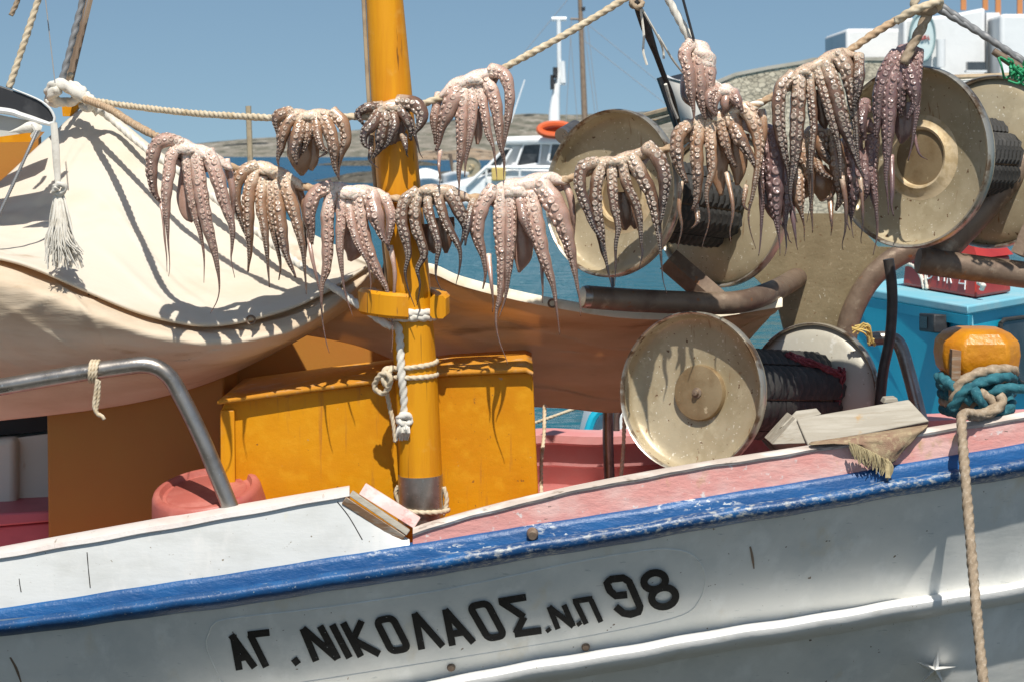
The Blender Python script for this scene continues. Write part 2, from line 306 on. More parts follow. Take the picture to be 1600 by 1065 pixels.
# rock and land
def rocky(name, c1, c2, c3, sc, bs):
    return material(name, c1, .95, spots=[(c2, sc, .42, .62), (c3, (sc[0] * 1.7, sc[1] * 1.7, sc[2] * .6), .52, .66)], bump=(bs, .6, 1.0), spec=.1)
M['hill'] = rocky("dry hillside", (.24, .215, .175), (.12, .12, .09), (.36, .33, .28), (.10, .03, .5), .25)
M['shore'] = rocky("rocky shore", (.34, .25, .17), (.22, .17, .12), (.42, .36, .28), (.12, .12, .5), .3)
M['mole'] = rocky("dark mole stone", (.12, .11, .09), (.07, .065, .05), (.2, .18, .14), (.9, .9, 1.8), 1.5)
def stone_wall():
    m = bpy.data.materials.new("rubble stone wall"); m.use_nodes = True; t = m.node_tree; N = t.nodes; L = t.links; b = N["Principled BSDF"]
    tc = N.new("ShaderNodeTexCoord"); mp = N.new("ShaderNodeMapping"); mp.inputs["Scale"].default_value = (4.4, 4.4, 8.0); L.new(tc.outputs["Object"], mp.inputs[0])
    nn_ = N.new("ShaderNodeTexNoise"); nn_.inputs["Scale"].default_value = 1.4; nn_.inputs["Detail"].default_value = 4; L.new(mp.outputs[0], nn_.inputs["Vector"]); va = N.new("ShaderNodeMixRGB"); va.blend_type = "LINEAR_LIGHT"; va.inputs[0].default_value = .5; L.new(mp.outputs[0], va.inputs[1]); L.new(nn_.outputs["Color"], va.inputs[2])
    v = N.new("ShaderNodeTexVoronoi"); v.feature = 'DISTANCE_TO_EDGE'; v.inputs["Scale"].default_value = 1; L.new(va.outputs[0], v.inputs["Vector"])
    v2 = N.new("ShaderNodeTexVoronoi"); v2.inputs["Scale"].default_value = 1; L.new(va.outputs[0], v2.inputs["Vector"])
    cr = N.new("ShaderNodeValToRGB"); L.new(v2.outputs["Color"], cr.inputs[0])
    cr.color_ramp.elements[0].color = (.38, .33, .24, 1); cr.color_ramp.elements[1].color = (.66, .58, .44, 1)
    mr = N.new("ShaderNodeMapRange"); mr.inputs[1].default_value = .01; mr.inputs[2].default_value = .09; L.new(v.outputs[0], mr.inputs[0])
    mx = N.new("ShaderNodeMix"); mx.data_type = 'RGBA'; L.new(mr.outputs[0], mx.inputs[0]); mx.inputs[6].default_value = (.34, .30, .23, 1); L.new(cr.outputs[0], mx.inputs[7])
    L.new(mx.outputs[2], b.inputs["Base Color"]); b.inputs["Roughness"].default_value = .9
    bp = N.new("ShaderNodeBump"); bp.inputs["Distance"].default_value = .06; bp.inputs["Strength"].default_value = .8; L.new(mr.outputs[0], bp.inputs["Height"]); L.new(bp.outputs[0], b.inputs["Normal"])
    return m
M['stone'] = stone_wall()
M['coping'] = material('pale coping stone', (.42, .39, .33), .9, spots=[((.32, .29, .23), 1.2, .45, .65)], bump=(4, .5, .03))
WY0 = 9.0 - (9000 - 30) / 2.0     # object space of the water sheet is centred on it
def water_mat():
    m = bpy.data.materials.new("harbour water"); m.use_nodes = True; t = m.node_tree; N = t.nodes; L = t.links; b = N["Principled BSDF"]
    tc = N.new("ShaderNodeTexCoord")
    def nz(scale, det, loc=0):
        mp = N.new("ShaderNodeMapping"); mp.inputs["Scale"].default_value = scale; mp.inputs["Location"].default_value = (loc, loc, 0); L.new(tc.outputs["Object"], mp.inputs[0])
        n = N.new("ShaderNodeTexNoise"); n.inputs["Scale"].default_value = 1; n.inputs["Detail"].default_value = det; L.new(mp.outputs[0], n.inputs["Vector"]); return n.outputs["Fac"]
    a = nz((.06, .03, 1), 4); mr = N.new("ShaderNodeMapRange"); mr.inputs[1].default_value = .35; mr.inputs[2].default_value = .65; L.new(a, mr.inputs[0])
    mx = N.new("ShaderNodeMix"); mx.data_type = 'RGBA'; L.new(mr.outputs[0], mx.inputs[0]); mx.inputs[6].default_value = (.006, .058, .125, 1); mx.inputs[7].default_value = (.009, .080, .145, 1)
    # unseen water by the quay browned to neutralise hull bounce light; teal further out
    sx = N.new("ShaderNodeSeparateXYZ"); L.new(tc.outputs["Object"], sx.inputs[0]); dr = N.new("ShaderNodeMapRange"); dr.inputs[1].default_value = WY0; dr.inputs[2].default_value = WY0 + 9; L.new(sx.outputs[1], dr.inputs[0])
    m2 = N.new("ShaderNodeMix"); m2.data_type = 'RGBA'; L.new(dr.outputs[0], m2.inputs[0]); m2.inputs[6].default_value = (.040, .040, .028, 1); d2 = N.new("ShaderNodeMapRange"); d2.inputs[1].default_value = WY0 + 20; d2.inputs[2].default_value = WY0 + 150; L.new(sx.outputs[1], d2.inputs[0])
    m3 = N.new("ShaderNodeMix"); m3.data_type = 'RGBA'; L.new(d2.outputs[0], m3.inputs[0]); m3.inputs[6].default_value = (.015, .105, .135, 1); L.new(mx.outputs[2], m3.inputs[7]); L.new(m3.outputs[2], m2.inputs[7])
    L.new(m2.outputs[2], b.inputs["Base Color"]); b.inputs["Roughness"].default_value = .09; b.inputs["IOR"].default_value = 1.33; b.inputs["Specular IOR Level"].default_value = .13
    ds = N.new("ShaderNodeMapRange"); ds.inputs[1].default_value = WY0 - 1; ds.inputs[2].default_value = WY0 + 4; ds.inputs[3].default_value = .3; ds.inputs[4].default_value = 1.0; L.new(sx.outputs[1], ds.inputs[0])
    b1 = N.new("ShaderNodeBump"); L.new(ds.outputs[0], b1.inputs["Strength"]); b1.inputs["Distance"].default_value = .22; L.new(nz((.9, 1.7, 1), 3), b1.inputs["Height"])
    b2 = N.new("ShaderNodeBump"); L.new(ds.outputs[0], b2.inputs["Strength"]); b2.inputs["Distance"].default_value = .035; L.new(nz((4.5, 8, 1), 3, 3), b2.inputs["Height"]); L.new(b1.outputs[0], b2.inputs["Normal"])
    df = N.new("ShaderNodeBsdfDiffuse"); gl = N.new("ShaderNodeBsdfGlossy"); gl.inputs["Roughness"].default_value = .10; gl.inputs["Color"].default_value = (.85, .95, 1, 1)
    lw = N.new("ShaderNodeFresnel"); lw.inputs["IOR"].default_value = 1.33; fm = N.new("ShaderNodeMath"); fm.operation = 'MULTIPLY'; fm.inputs[1].default_value = .62; L.new(lw.outputs[0], fm.inputs[0])
    ms = N.new("ShaderNodeMixShader"); L.new(fm.outputs[0], ms.inputs[0]); L.new(df.outputs[0], ms.inputs[1]); L.new(gl.outputs[0], ms.inputs[2])
    L.new(m2.outputs[2], df.inputs["Color"])
    for q in (df, gl, lw): L.new(b2.outputs[0], q.inputs["Normal"])
    L.new(ms.outputs[0], N["Material Output"].inputs[0]); N.remove(b); return m
M['water'] = water_mat()
def octo_mat(name, crown, mid, tip, dorsal, sucker):
    m = bpy.data.materials.new(name); m.use_nodes = True; t = m.node_tree; N = t.nodes; L = t.links; b = N["Principled BSDF"]
    at = N.new("ShaderNodeAttribute"); at.attribute_name = "skin"; sp = N.new("ShaderNodeSeparateColor"); L.new(at.outputs["Color"], sp.inputs[0])
    tc = N.new("ShaderNodeTexCoord")
    def nz(s, d=5):
        n = N.new("ShaderNodeTexNoise"); n.inputs["Scale"].default_value = s; n.inputs["Detail"].default_value = d; L.new(tc.outputs["Object"], n.inputs["Vector"]); return n.outputs["Fac"]
    n1 = nz(28); ad = N.new("ShaderNodeMath"); ad.operation = 'MULTIPLY_ADD'; L.new(n1, ad.inputs[0]); ad.inputs[1].default_value = .5; ad.inputs[2].default_value = -.25
    sm = N.new("ShaderNodeMath"); sm.operation = 'ADD'; L.new(sp.outputs[0], sm.inputs[0]); L.new(ad.outputs[0], sm.inputs[1])
    cr = N.new("ShaderNodeValToRGB"); L.new(sm.outputs[0], cr.inputs[0]); e = cr.color_ramp.elements
    e[0].position = 0.0; e[0].color = tuple(min(.9, x * 1.08) for x in crown) + (1,); e[1].position = 1.0; e[1].color = (*tip, 1); k = e.new(.28); k.color = (*mid, 1)
    def mix(f, a, c, mode='MIX'):
        x = N.new("ShaderNodeMix"); x.data_type = 'RGBA'; x.blend_type = mode
        if hasattr(f, 'name'): L.new(f, x.inputs[0])
        else: x.inputs[0].default_value = f
        L.new(a, x.inputs[6])
        if hasattr(c, 'name'): L.new(c, x.inputs[7])
        else: x.inputs[7].default_value = (*c, 1)
        return x.outputs[2]
    # dorsal skin darker with fine freckles
    n2 = nz(150, 3); mr = N.new("ShaderNodeMapRange"); L.new(n2, mr.inputs[0]); mr.inputs[1].default_value = .50; mr.inputs[2].default_value = .66; mr.inputs[4].default_value = .55
    c1 = mix(mr.outputs[0], cr.outputs[0], dorsal)
    dm = N.new("ShaderNodeMath"); dm.operation = 'MULTIPLY'; L.new(sp.outputs[2], dm.inputs[0]); dm.inputs[1].default_value = .75
    c2 = mix(dm.outputs[0], c1, dorsal)
    # suckers: paler, also darkening to the tip
    tp = N.new("ShaderNodeMath"); tp.operation = 'MULTIPLY'; L.new(sp.outputs[0], tp.inputs[0]); tp.inputs[1].default_value = .62
    sc = N.new("ShaderNodeMix"); sc.data_type = 'RGBA'; L.new(tp.outputs[0], sc.inputs[0]); sc.inputs[6].default_value = (*sucker, 1); sc.inputs[7].default_value = (*tip, 1)
    c3 = mix(sp.outputs[1], c2, sc.outputs[2])
    L.new(c3, b.inputs["Base Color"])
    b.inputs["Roughness"].default_value = .27; b.inputs["Specular IOR Level"].default_value = .55
    b.inputs["Subsurface Weight"].default_value = .28; b.inputs["Subsurface Radius"].default_value = (.012, .005, .003); b.inputs["Subsurface Scale"].default_value = .8
    bp = N.new("ShaderNodeBump"); bp.inputs["Strength"].default_value = .35; bp.inputs["Distance"].default_value = .002; b.inputs["Coat Weight"].default_value = .35; b.inputs["Coat Roughness"].default_value = .16; L.new(nz(120, 4), bp.inputs["Height"]); L.new(bp.outputs[0], b.inputs["Normal"])
    return m
OM = {
 'pink': octo_mat("pink octopus skin", (.76, .62, .52), (.47, .30, .235), (.125, .076, .062), (.34, .195, .14), (.64, .455, .36)),
 'tan': octo_mat("tan octopus skin", (.70, .55, .41), (.36, .21, .125), (.064, .042, .036), (.29, .145, .068), (.62, .46, .345)),
 'dark': octo_mat("dark octopus skin", (.58, .44, .32), (.19, .105, .066), (.036, .028, .030), (.13, .066, .042), (.56, .45, .36)),
 'mauve': octo_mat("mauve octopus skin", (.42, .27, .24), (.21, .12, .108), (.085, .054, .056), (.14, .08, .077), (.36, .24, .215)),
}

# ================================================================ SETTING: water, land
mb = MB()
xs = np.r_[np.linspace(-6000, -200, 12), np.linspace(-150, 150, 30), np.linspace(200, 6000, 12)]
ys = np.r_[np.linspace(-30, 80, 24), np.linspace(100, 600, 10), np.linspace(800, 9000, 12)]
mb.grid([[(x, y, 0) for x in xs] for y in ys])
tag(mb.build("water", M['water']), kind="structure")

qy = MB(); qy.box((-60, -40, -1), (60, 4.6, 1.0)); tag(qy.build("quay", material("sunlit concrete quay", (.46, .42, .36), .9, spots=[((.36, .33, .28), 1.2, .45, .7)], bump=(8, .4, .01))), kind="structure")  # unseen ground under the camera, added to bounce warm light onto the hull
def ridge(name, mat, Y0, depth, prof, kind="structure", rough=1.0, nx=220, ny=26, z0=-.4):
    """land whose skyline runs through the pixel profile, standing between Y0 and Y0+depth"""
    mb = MB(); px = np.array(prof, float); rows = []
    xs = np.linspace(px[0, 0], px[-1, 0], nx); top = np.interp(xs, px[:, 0], px[:, 1])
    rs = np.random.RandomState(int(Y0)); 
    def nz(f): return np.interp(np.linspace(0, f, nx), np.arange(int(f) + 2), rs.rand(int(f) + 2) - .5)
    for j in range(ny):
        t = j / (ny - 1); row = []
        jit = (nz(30) * .5 + nz(90) * .35) * rough; up = 1 - (1 - min(1, t * 1.15)) ** 1.6
        for i, x in enumerate(xs):
            q = P(x, top[i], Y0 + depth); z = z0 + (q[2] - z0) * max(0, up + jit[i] * .16 * math.sin(math.pi * min(1, t)))
            Yj = Y0 + depth * t + jit[i] * depth * .12
            row.append((q[0] * Yj / (Y0 + depth), Yj, z))
        rows.append(row)
    q = [(a[0] * 1.3, a[1] + depth * 2, z0) for a in rows[-1]]; rows.append(q)
    mb.grid(rows); return tag(mb.build(name, mat, angle=180), kind=kind)
ridge("far_hill", M['hill'], 900, 300, [(-500, 232), (100, 231), (240, 229), (300, 226), (340, 222), (400, 217), (470, 214), (530, 208), (580, 203), (640, 196), (700, 190), (740, 186), (790, 182), (830, 180), (900, 182), (980, 178), (1060, 174), (1120, 172), (1300, 176), (1700, 190)])
ridge("rocky_shore", M['shore'], 600, 60, [(600, 246), (640, 243), (665, 236), (700, 237), (730, 231), (770, 236), (830, 238), (900, 240), (1000, 236), (1100, 230)], rough=1.5)
ridge("harbour_mole", M['mole'], 172, 8, [(500, 285), (540, 272), (560, 269), (620, 266), (660, 270), (700, 268), (780, 270), (900, 272), (1000, 274)], rough=1.2, z0=-.3)
ridge("sea_rock", M['mole'], 370, 10, [(520, 258), (536, 252), (600, 250), (660, 252), (690, 258)], rough=1.2, z0=-.3)

# pier wall with the white building behind it
mb = MB(); Yw = 70.0
top = [(1080, 140), (1112, 132), (1150, 116), (1200, 106), (1250, 98), (1270, 93), (1335, 92), (1400, 92)]
poly = [P(x, y, Yw + (x - 1080) * .006) for x, y in top]; poly = poly + [np.array((poly[-1][0], poly[-1][1], -.5)), np.array((poly[0][0], poly[0][1], -.5))]
mb.prism(poly, (0.2, 1.4, 0))
w = mb.build("stone_wall", M['stone']); tag(w, "rubble stone pier wall stepping up to the white building", "wall")
pw = [P(x, y - 1, Yw + (x - 1080) * .006) for x, y in top]
mb = MB(); mb.grid([[q + np.array((0, -.06, .03)) for q in pw], [q + np.array((0, 1.5, .03)) for q in pw]]); mb.grid([[q + np.array((0, -.06, .03)) for q in pw], [q + np.array((0, -.06, -.09)) for q in pw]])
mb.build("coping", M['coping'], w)

bl = thing("harbour_building", "whitewashed harbour building with round sign and pots on its roof", "building", P(1460, 260, 75))
def pbox(mb, x0, x1, y0, y1, Y, dep):
    a = [P(x0, y1, Y), P(x1, y1, Y), P(x1, y0, Y), P(x0, y0, Y)]; mb.hexa(a + [q + np.array((0, dep, 0)) for q in a]); return mb
pbox(MB(), 1322, 1416, 45, 300, 73.5, 5).build("wing", M['wall_white'], bl, bevel=.12)
mb = MB(); a = [P(1412, 300, 72.6), P(1540, 300, 73.2), P(1540, 12, 73.2), P(1500, 20, 73.1), P(1450, 27, 72.9), P(1412, 29, 72.6)]; mb.prism(a, (0, 5, 0)); mb.build("wall", M['wall_white'], bl, bevel=.12)
pbox(MB(), 1563, 1760, 22, 300, 72.0, 5).build("annex", M['wall_white'], bl, bevel=.14)
pbox(MB(), 1541, 1562, 20, 300, 73.9, 4).build("recess", M['wall_white'], bl)
mb = MB(); mb.tube([P(1470, 62, 72.4), P(1470, 105, 72.4)], .16, 10); mb.build("drainpipe", M['wall_white'], bl)
for x0, x1, y0, y1 in ((1512, 1540, 97, 110), (1503, 1520, 130, 158), (1533, 1543, 128, 156)):
    f = pbox(MB(), x0, x1, y0, y1, 72.3, .3).build("window", M['glass'], bl)
    pbox(MB(), x0 - 2, x1 + 2, y1, y1 + 3, 72.0, .35).build("sill", M['wall_white'], f)
pbox(MB(), 1480, 1620, 165, 172, 71.1, 1).build("ledge", M['wall_white'], bl)
# round sign: rim, face, handwritten red letters
sg = thing("round_sign", "round pale sign with red script on the white building wall", "sign", P(1441, 92, 72.2))
c = P(1441, 58, 72.4)
ax = (0, -1, 0)
prof = [(.46, 0), (.52, .1), (.46, .12)]
mb = MB()
def ell(mb, prof, sx, sz, seg=40):
    rings = [[c + np.array((r * sx * math.cos(q), -z, r * sz * math.sin(q))) for q in np.linspace(0, 2 * math.pi, seg, endpoint=False)] for r, z in prof]
    return mb.loops(rings, caps=True)
ell(mb, [(.01, .03), (.86, .03), (.86, .0)], .47, .90).build("face", M['sign_face'], sg)
ell(MB(), [(.86, 0), (.86, .07), (.93, .10), (1.0, .06), (1.0, -.05)], .47, .90).build("rim", M['sign_rim'], sg)
def sgp(x, y): return P(x, y, 72.3)
mb = MB()
for st in (((1432, 52), (1433, 62), (1438, 61)), ((1441, 57), (1440, 62), (1444, 61), (1444, 56)), ((1431, 66), (1433, 50), (1436, 58), (1439, 50), (1441, 63)), ((1443, 58), (1446, 56), (1447, 62), (1450, 57), (1452, 63))):
    mb.tube([sgp(*q) for q in st], .03, 6)
mb.build("lettering", M['sign_red'], sg)
for i, x in enumerate((1524, 1578)):
    t = thing("roof_barrel", ("grey barrel between orange posts, on the white roof left of the gap", "grey barrel at the right end of the white roof")[i], "barrel", P(x, 12 + 9 * i, 73.2), "barrels on the roof")
    MB().lathe(P(x, 14 + 9 * i, 75.3), (0, 0, 1), [(.01, 0), (.33, 0), (.36, .3), (.36, .62), (.33, .9), (.01, .9)], 20).build("body", M['flange_grey'], t)
    for dx in (-18, 16):
        pbox(MB(), x + dx - 4, x + dx + 4, -40, 16 + 9 * i, 74.8, .12).build("post", M['trim_orange'], t)

# ================================================================ background boats
def cruiser():
    Y = 100.0; K = 3.2
    b = thing("motor_boat", "white motor boat with raked windscreen, radar and orange lifebuoy", "boat", P(790, 322, Y))
    def q(x, y, d=0): return P(x, y, Y + d * K)
    mb = MB()   # hull
    mb.prism([q(640, 300), q(720, 283), (q(800, 262)), q(905, 268), q(905, 324), q(690, 324)], (0, 7.68, 0)); mb.build("hull", M['boat_white'], b, bevel=0.24)
    mb = MB(); mb.prism([q(735, 285, .3), q(792, 226, .3), q(800, 222, .3), q(905, 222, .3), q(905, 285, .3)], (0, 5.76, 0)); mb.build("cabin", M['boat_white'], b, bevel=0.21)
    mb = MB(); mb.prism([q(770, 226, .1), q(784, 214, .1), q(910, 210, .1), q(910, 226, .1)], (0, 7.04, 0)); mb.build("cabin_roof", M['boat_white'], b, bevel=0.18)
    for pts in (((748, 276), (788, 233), (800, 233), (775, 276)), ((805, 262), (818, 226), (846, 224), (842, 256)), ((856, 254), (862, 222), (900, 222), (900, 254))):
        mb = MB(); mb.prism([q(x, y, .22) for x, y in pts], (0, 0.32, 0)); w = mb.build("window", M['glass'], b)
        fr = MB(); pp = [q(x, y, .18) for x, y in pts]; fr.tube(pp + [pp[0]], 0.070, 6); fr.build("frame", M['boat_white'], w)
    mb = MB(); mb.tube([q(730, 290, -.05), q(760, 262, -.05), q(812, 262, -.05), q(900, 262, -.05)], 0.096, 8); 
    for x in (760, 812, 860): mb.tube([q(x, 262, -.05), q(x, 285, -.05)], 0.064, 6)
    mb.build("rail", M['boat_white'], b)
    mb = MB(); mb.tube([q(872, 214, 1), q(866, 190, 1), q(870, 135, 1), q(876, 110, 1)], [.26, .29, .2, .11], 12, n=14); mb.tube([q(874, 120, 1), q(873, 30, 1)], 0.112, 8); mb.tube([q(862, 30, 1), q(885, 30, 1)], 0.112, 8); mb.tube([q(878, 96, 1), q(880, 130, 1)], 0.160, 8); mb.tube([q(862, 132, 1), q(884, 132, 1)], 0.064, 6)
    mb.build("mast", M['boat_white'], b)
    mb = MB(); mb.box(q(864, 122, .9), q(871, 106, 1.05)); mb.box(q(860, 140, .9), q(866, 118, 1.05)); mb.build("lamp", M['black'], b)
    mb = MB(); c0 = q(832, 166, .8); mb.lathe(c0, (0, 0, 1), [(.03, -.29), (.55, -.29), (.61, -.16), (.61, .16), (.5, .29), (.03, .32)], 24); mb.lathe(c0, (0, 0, 1), [(.16, -1.02), (.16, -.29)], 10); mb.build("radar", M['boat_white'], b)
    mb = MB()
    c0 = q(868, 203, -.1); mb.tube([c0 + np.array((.77 * math.cos(a), .16 * math.sin(a), .28 * math.sin(a))) for a in np.linspace(0, 2 * math.pi, 24)], 0.176, 8); mb.tube([q(845, 208, 0), q(905, 196, .1)], 0.160, 8); mb.build("lifebuoy", M['orange'], b)
    mb = MB(); mb.tube([q(798, 192, .5), q(820, 125, .5)], 0.038, 6); mb.build("aerial", M['boat_white'], b)
    mb = MB(); mb.prism([q(768, 283, -.3), q(790, 283, -.3), q(790, 262, -.3), q(768, 262, -.3)], (0, 0.64, 0)); mb.build("locker", M['twine_yel'], b, bevel=0.06)
cruiser()
def small_boat(name, label, x0, x1, y0, y1, Y, mat):
    b = thing(name, label, "boat", P((x0 + x1) / 2, y1, Y)); mb = MB(); n = 12
    rows = []
    for j in range(6):
        t = j / 5
        rows.append([P(x0 + (x1 - x0) * s, y0 + (y1 - y0) * (1 - t) + 3 * (s - .5) ** 2 * 6 * t, Y + (.5 - .5 * abs(2 * s - 1) ** 1.6) * -(2.4 * t + 1)) for s in np.linspace(0, 1, n)])
    mb.grid(rows); back = [[np.array((q[0], 2 * Y - q[1] + .4, q[2])) for q in r] for r in rows]; mb.grid(back); mb.build("hull", mat, b, solid=.06)
    mb = MB(); mb.grid([rows[4], back[4]]); mb.build("deck", mat, b, solid=.03); return b
b = small_boat("moored_dinghy", "small white dinghy moored beside the dark mole", 646, 690, 278, 298, 139, M['boat_white'])
MB().tube([P(652, 279, 139), P(665, 274, 139), P(684, 280, 139)], .5, 10, n=10).build("cover", M['boat_white'], b)
b = small_boat("work_boat", "little work boat with a brown net reel beyond the mole", 690, 745, 268, 298, 139, M['boat_white'])
MB().lathe(P(737, 262, 138), (-.4, -1, 0), [(.03, .19), (.16, .25), (.22, .06), (.63, .06), (.68, .16), (.68, 0), (.03, 0)], 32).build("net_reel", M['flange'], b)
MB().tube([P(703, 240, 138), P(709, 275, 138)], .12, 8).build("davit", M['rust'], b)
MB().lathe(P(712, 262, 138), (-.6, -1, 0), [(.03, .19), (.28, .16), (.35, 0), (.03, -.3)], 20).build("hauler_drum", M['flange_grey'], b)
# ketch mast far behind
k = thing("sailing_boat", "sailing boat whose bare wooden mast stands behind the motor boat", "boat", P(905, 300, 200))
MB().prism([P(850, 275, 200), P(985, 275, 200), P(1000, 262, 200), P(845, 264, 200)], (0, 6, 0)).build("hull", M['boat_white'], k)
MB().tube([P(917, 270, 200.5), P(911, 120, 200.5), P(905, -30, 200.5)], [.34, .28, .2], 10, n=12).build("mast", M['timber'], k)
MB().tube([P(891, 30, 200.5), P(918, 31, 200.5)], .11, 6).build("spreader", M['timber'], k)
mb = MB()
for a, c2 in (((908, 30), (1080, 170)), ((908, 60), (1075, 190)), ((893, 30), (880, 270)), ((917, 31), (945, 270)), ((903, -20), (780, 130)), ((912, 40), (930, 180)), ((890, 40), (903, 200))):
    mb.tube([P(*a, 200.4), P(*c2, 200.4)], .03, 4)
mb.build("rigging", M['grey_line'], k)
MB().box(P(905, 17, 200.3), P(914, 12, 201)).build("lamp", M['black'], k)

# wooden stake at the left
t = thing("mooring_stake", "thin wooden stake standing in the water under the upper rope", "stake", P(391, 300, 20))
MB().tube([P(396, 640, 20), P(391, 250, 20), P(388, 166, 20)], .028, 8).build("stake", M['bamboo'], t)

# grey bow of a neighbouring boat, between the net reels
g = thing("neighbour_boat", "neighbouring boat with grey raised bow and black gunwale", "boat", P(1080, 420, 13))
def q13(x, y, d=0): return P(x, y, 13 + d)
mb = MB(); mb.grid([[q13(1041, 122), q13(1072, 132, -.25), q13(1102, 136, .8), q13(1126, 140, 2.6)], [q13(1062, 205), q13(1085, 210, -.2), q13(1110, 212, .8), q13(1128, 212, 2.6)], [q13(1085, 320, .1), q13(1100, 330, -.1), q13(1118, 330, .8), q13(1132, 330, 2.6)]]); mb.build("hull", M['boat_grey'], g, solid=.06)
mb = MB(); mb.tube([q13(1034, 120, -.02), q13(1060, 195, -.02), q13(1086, 320, .08)], .035, 8); mb.build("stem", M['black'], g)
mb = MB(); mb.tube([q13(1040, 122), q13(1072, 131, -.27), q13(1102, 136, .8), q13(1126, 140, 2.6)], .022, 8); mb.build("gunwale", M['boat_white'], g)
mb = MB(); mb.grid([[q13(1042, 121, .02), q13(1072, 130, -.2), q13(1102, 135, .8)], [q13(1078, 112, .2), q13(1092, 112, .5), q13(1110, 118, .9)]]); mb.build("foredeck", M['black'], g)
mb = MB(); mb.tube([q13(1010, 182, .5), q13(1056, 170, .1)], .025, 8); mb.tube([q13(1015, 196, .5), q13(1060, 182, .1)], .02, 8); mb.tube([q13(1020, 190, .5), q13(1080, 184, .1)], .014, 6); mb.build("bowsprit", M['bamboo'], g)
# cane poles by the building
for i, (a, c2) in enumerate((((1430, 124), (1620, 117)), ((1510, 152), (1640, 118)))):
    t = thing("cane_pole", ("level cane pole behind the right dish, wound with cord", "slanting cane pole below the level one, behind the right dish")[i], "pole", P(*c2, 15), "cane poles behind the right dish")
    MB().tube([P(*a, 15), P(*c2, 15)], .022, 8, n=10).build("pole", M['bamboo'], t)
    MB().tube([P(a[0], a[1] + 6, 14.95), P((a[0] + c2[0]) / 2, (a[1] + c2[1]) / 2 + 4, 14.94), P(c2[0], c2[1] + 2, 14.95)], .007, 6, n=12).build("cord", M['rope_white'], t)
g2 = thing("small_blue_boat", "small white boat with a blue edge beyond the pink deck", "boat", P(950, 700, 14))
rows = [[P(870 + 12 * j * 0 + (j * 26), 716 - 20 * 0 + 0 * j, 13.6 - .1 * j) for j in range(6)]]
mb = MB(); mb.prism([P(912, 720, 13.2), P(925, 662, 13.2), P(938, 641, 13.2), P(1010, 632, 13.2), P(1090, 640, 13.2), P(1090, 720, 13.2)], (0, 1.2, 0)); mb.build("hull", M['boat_white'], g2, bevel=.05)
mb = MB(); mb.tube([P(909, 722, 13.15), P(922, 664, 13.15), P(935, 642, 13.15), P(962, 634, 13.15)], .03, 8, n=12); mb.build("edge_strip", M['teal'], g2)

# ================================================================ turquoise boat
tb = thing("turquoise_boat", "turquoise fishing boat cabin with dark window behind the bow", "boat", P(1500, 720, 12.4))
# roof is one flat sheet: corner nearest the viewer
zr = P(1512, 483, 11.5)[2]
def onz(x, y, z):
    d = P(x, y, 10.0) - np.array((0, 0, CZ)); return np.array((0, 0, CZ)) + d * ((z - CZ) / d[2])
RC = onz(1512, 478, zr); RL = onz(1325, 446, zr); RR = onz(1640, 456, zr); RB = RL + (RR - RC)
mb = MB(); th = np.array((0, 0, -.055))
mb.hexa([RL + th, RC + th, RC, RL, RB + th, RR + th, RR, RB]) ; mb.build("roof", M['teal_roof'], tb, bevel=.012)
cen = (RL + RR) / 2
def inset(q, k=.955): return cen + (q - cen) * k
mb = MB()
A_, B_, C_, D_ = [inset(q) + th for q in (RL, RC, RR, RB)]
lo = [np.array((q[0], q[1], .35)) for q in (A_, B_, C_, D_)]
lo[0] -= np.array((.05, .1, 0)); lo[1] += np.array((.1, -.12, 0))
mb.add([A_, B_, C_, D_] + lo, [(0, 1, 5, 4), (1, 2, 6, 5), (2, 3, 7, 6), (3, 0, 4, 7)]); mb.build("cabin", M['teal'], tb, angle=20)
fb = MB()
fb.hexa([RL + th * 2.1 + (0, -.01, 0), RC + th * 2.1 + (0, -.01, 0), RC + th * 1.02 + (0, -.01, 0), RL + th * 1.02 + (0, -.01, 0)] + [q + np.array((0.05, .09, 0)) for q in (RL + th * 2.1, RC + th * 2.1, RC + th * 1.02, RL + th * 1.02)]); fb.build("fascia", M['teal'], tb)
def onface(a, b_, c_, x, y, off=.0):
    n = unit(np.cross(b_ - a, c_ - a)); o = np.array((0, 0, CZ)); d = P(x, y, 10.) - o
    if np.dot(n, d) > 0: n = -n
    return o + d * (np.dot(a - o, n) / np.dot(d, n)) + n * off
n_f = (B_, C_, lo[1])
wp = [(1560, 506), (1566, 500), (1640, 490), (1640, 612), (1590, 596), (1566, 560)]
mb = MB(); pp = [onface(*n_f, x, y, .012) for x, y in wp]; mb.add(pp, [tuple(range(len(pp)))]); w = mb.build("window", M['glass'], tb)
MB().tube(pp + [pp[0]], .014, 8).build("frame", M['rubber'], w)
sf = (A_, B_, lo[0])
lp = [onface(*sf, x, y, .0) for x, y in ((1460, 518), (1484, 521), (1484, 492), (1460, 490))]; nn = onface(*sf, 1470, 505, .10) - onface(*sf, 1470, 505, 0)
mb = MB(); mb.prism([q + nn for q in lp], -nn * .98); w = mb.build("lamp", M['black'], tb, bevel=.008)
MB().add([onface(*sf, x, y, .104) for x, y in ((1463, 513), (1474, 514), (1474, 496), (1463, 495))], [(0, 1, 2, 3)]).build("lens", M['glass'], w)
mb = MB(); nb = [onface(*sf, x, y, .012) for x, y in ((1498, 484), (1512, 500), (1530, 700), (1522, 700))]; mb.tube([onface(*n_f, 1514, 492, .01), onface(*n_f, 1520, 560, .01), onface(*n_f, 1528, 690, .01)], .012, 6); mb.build("corner_trim", M['teal_roof'], tb)
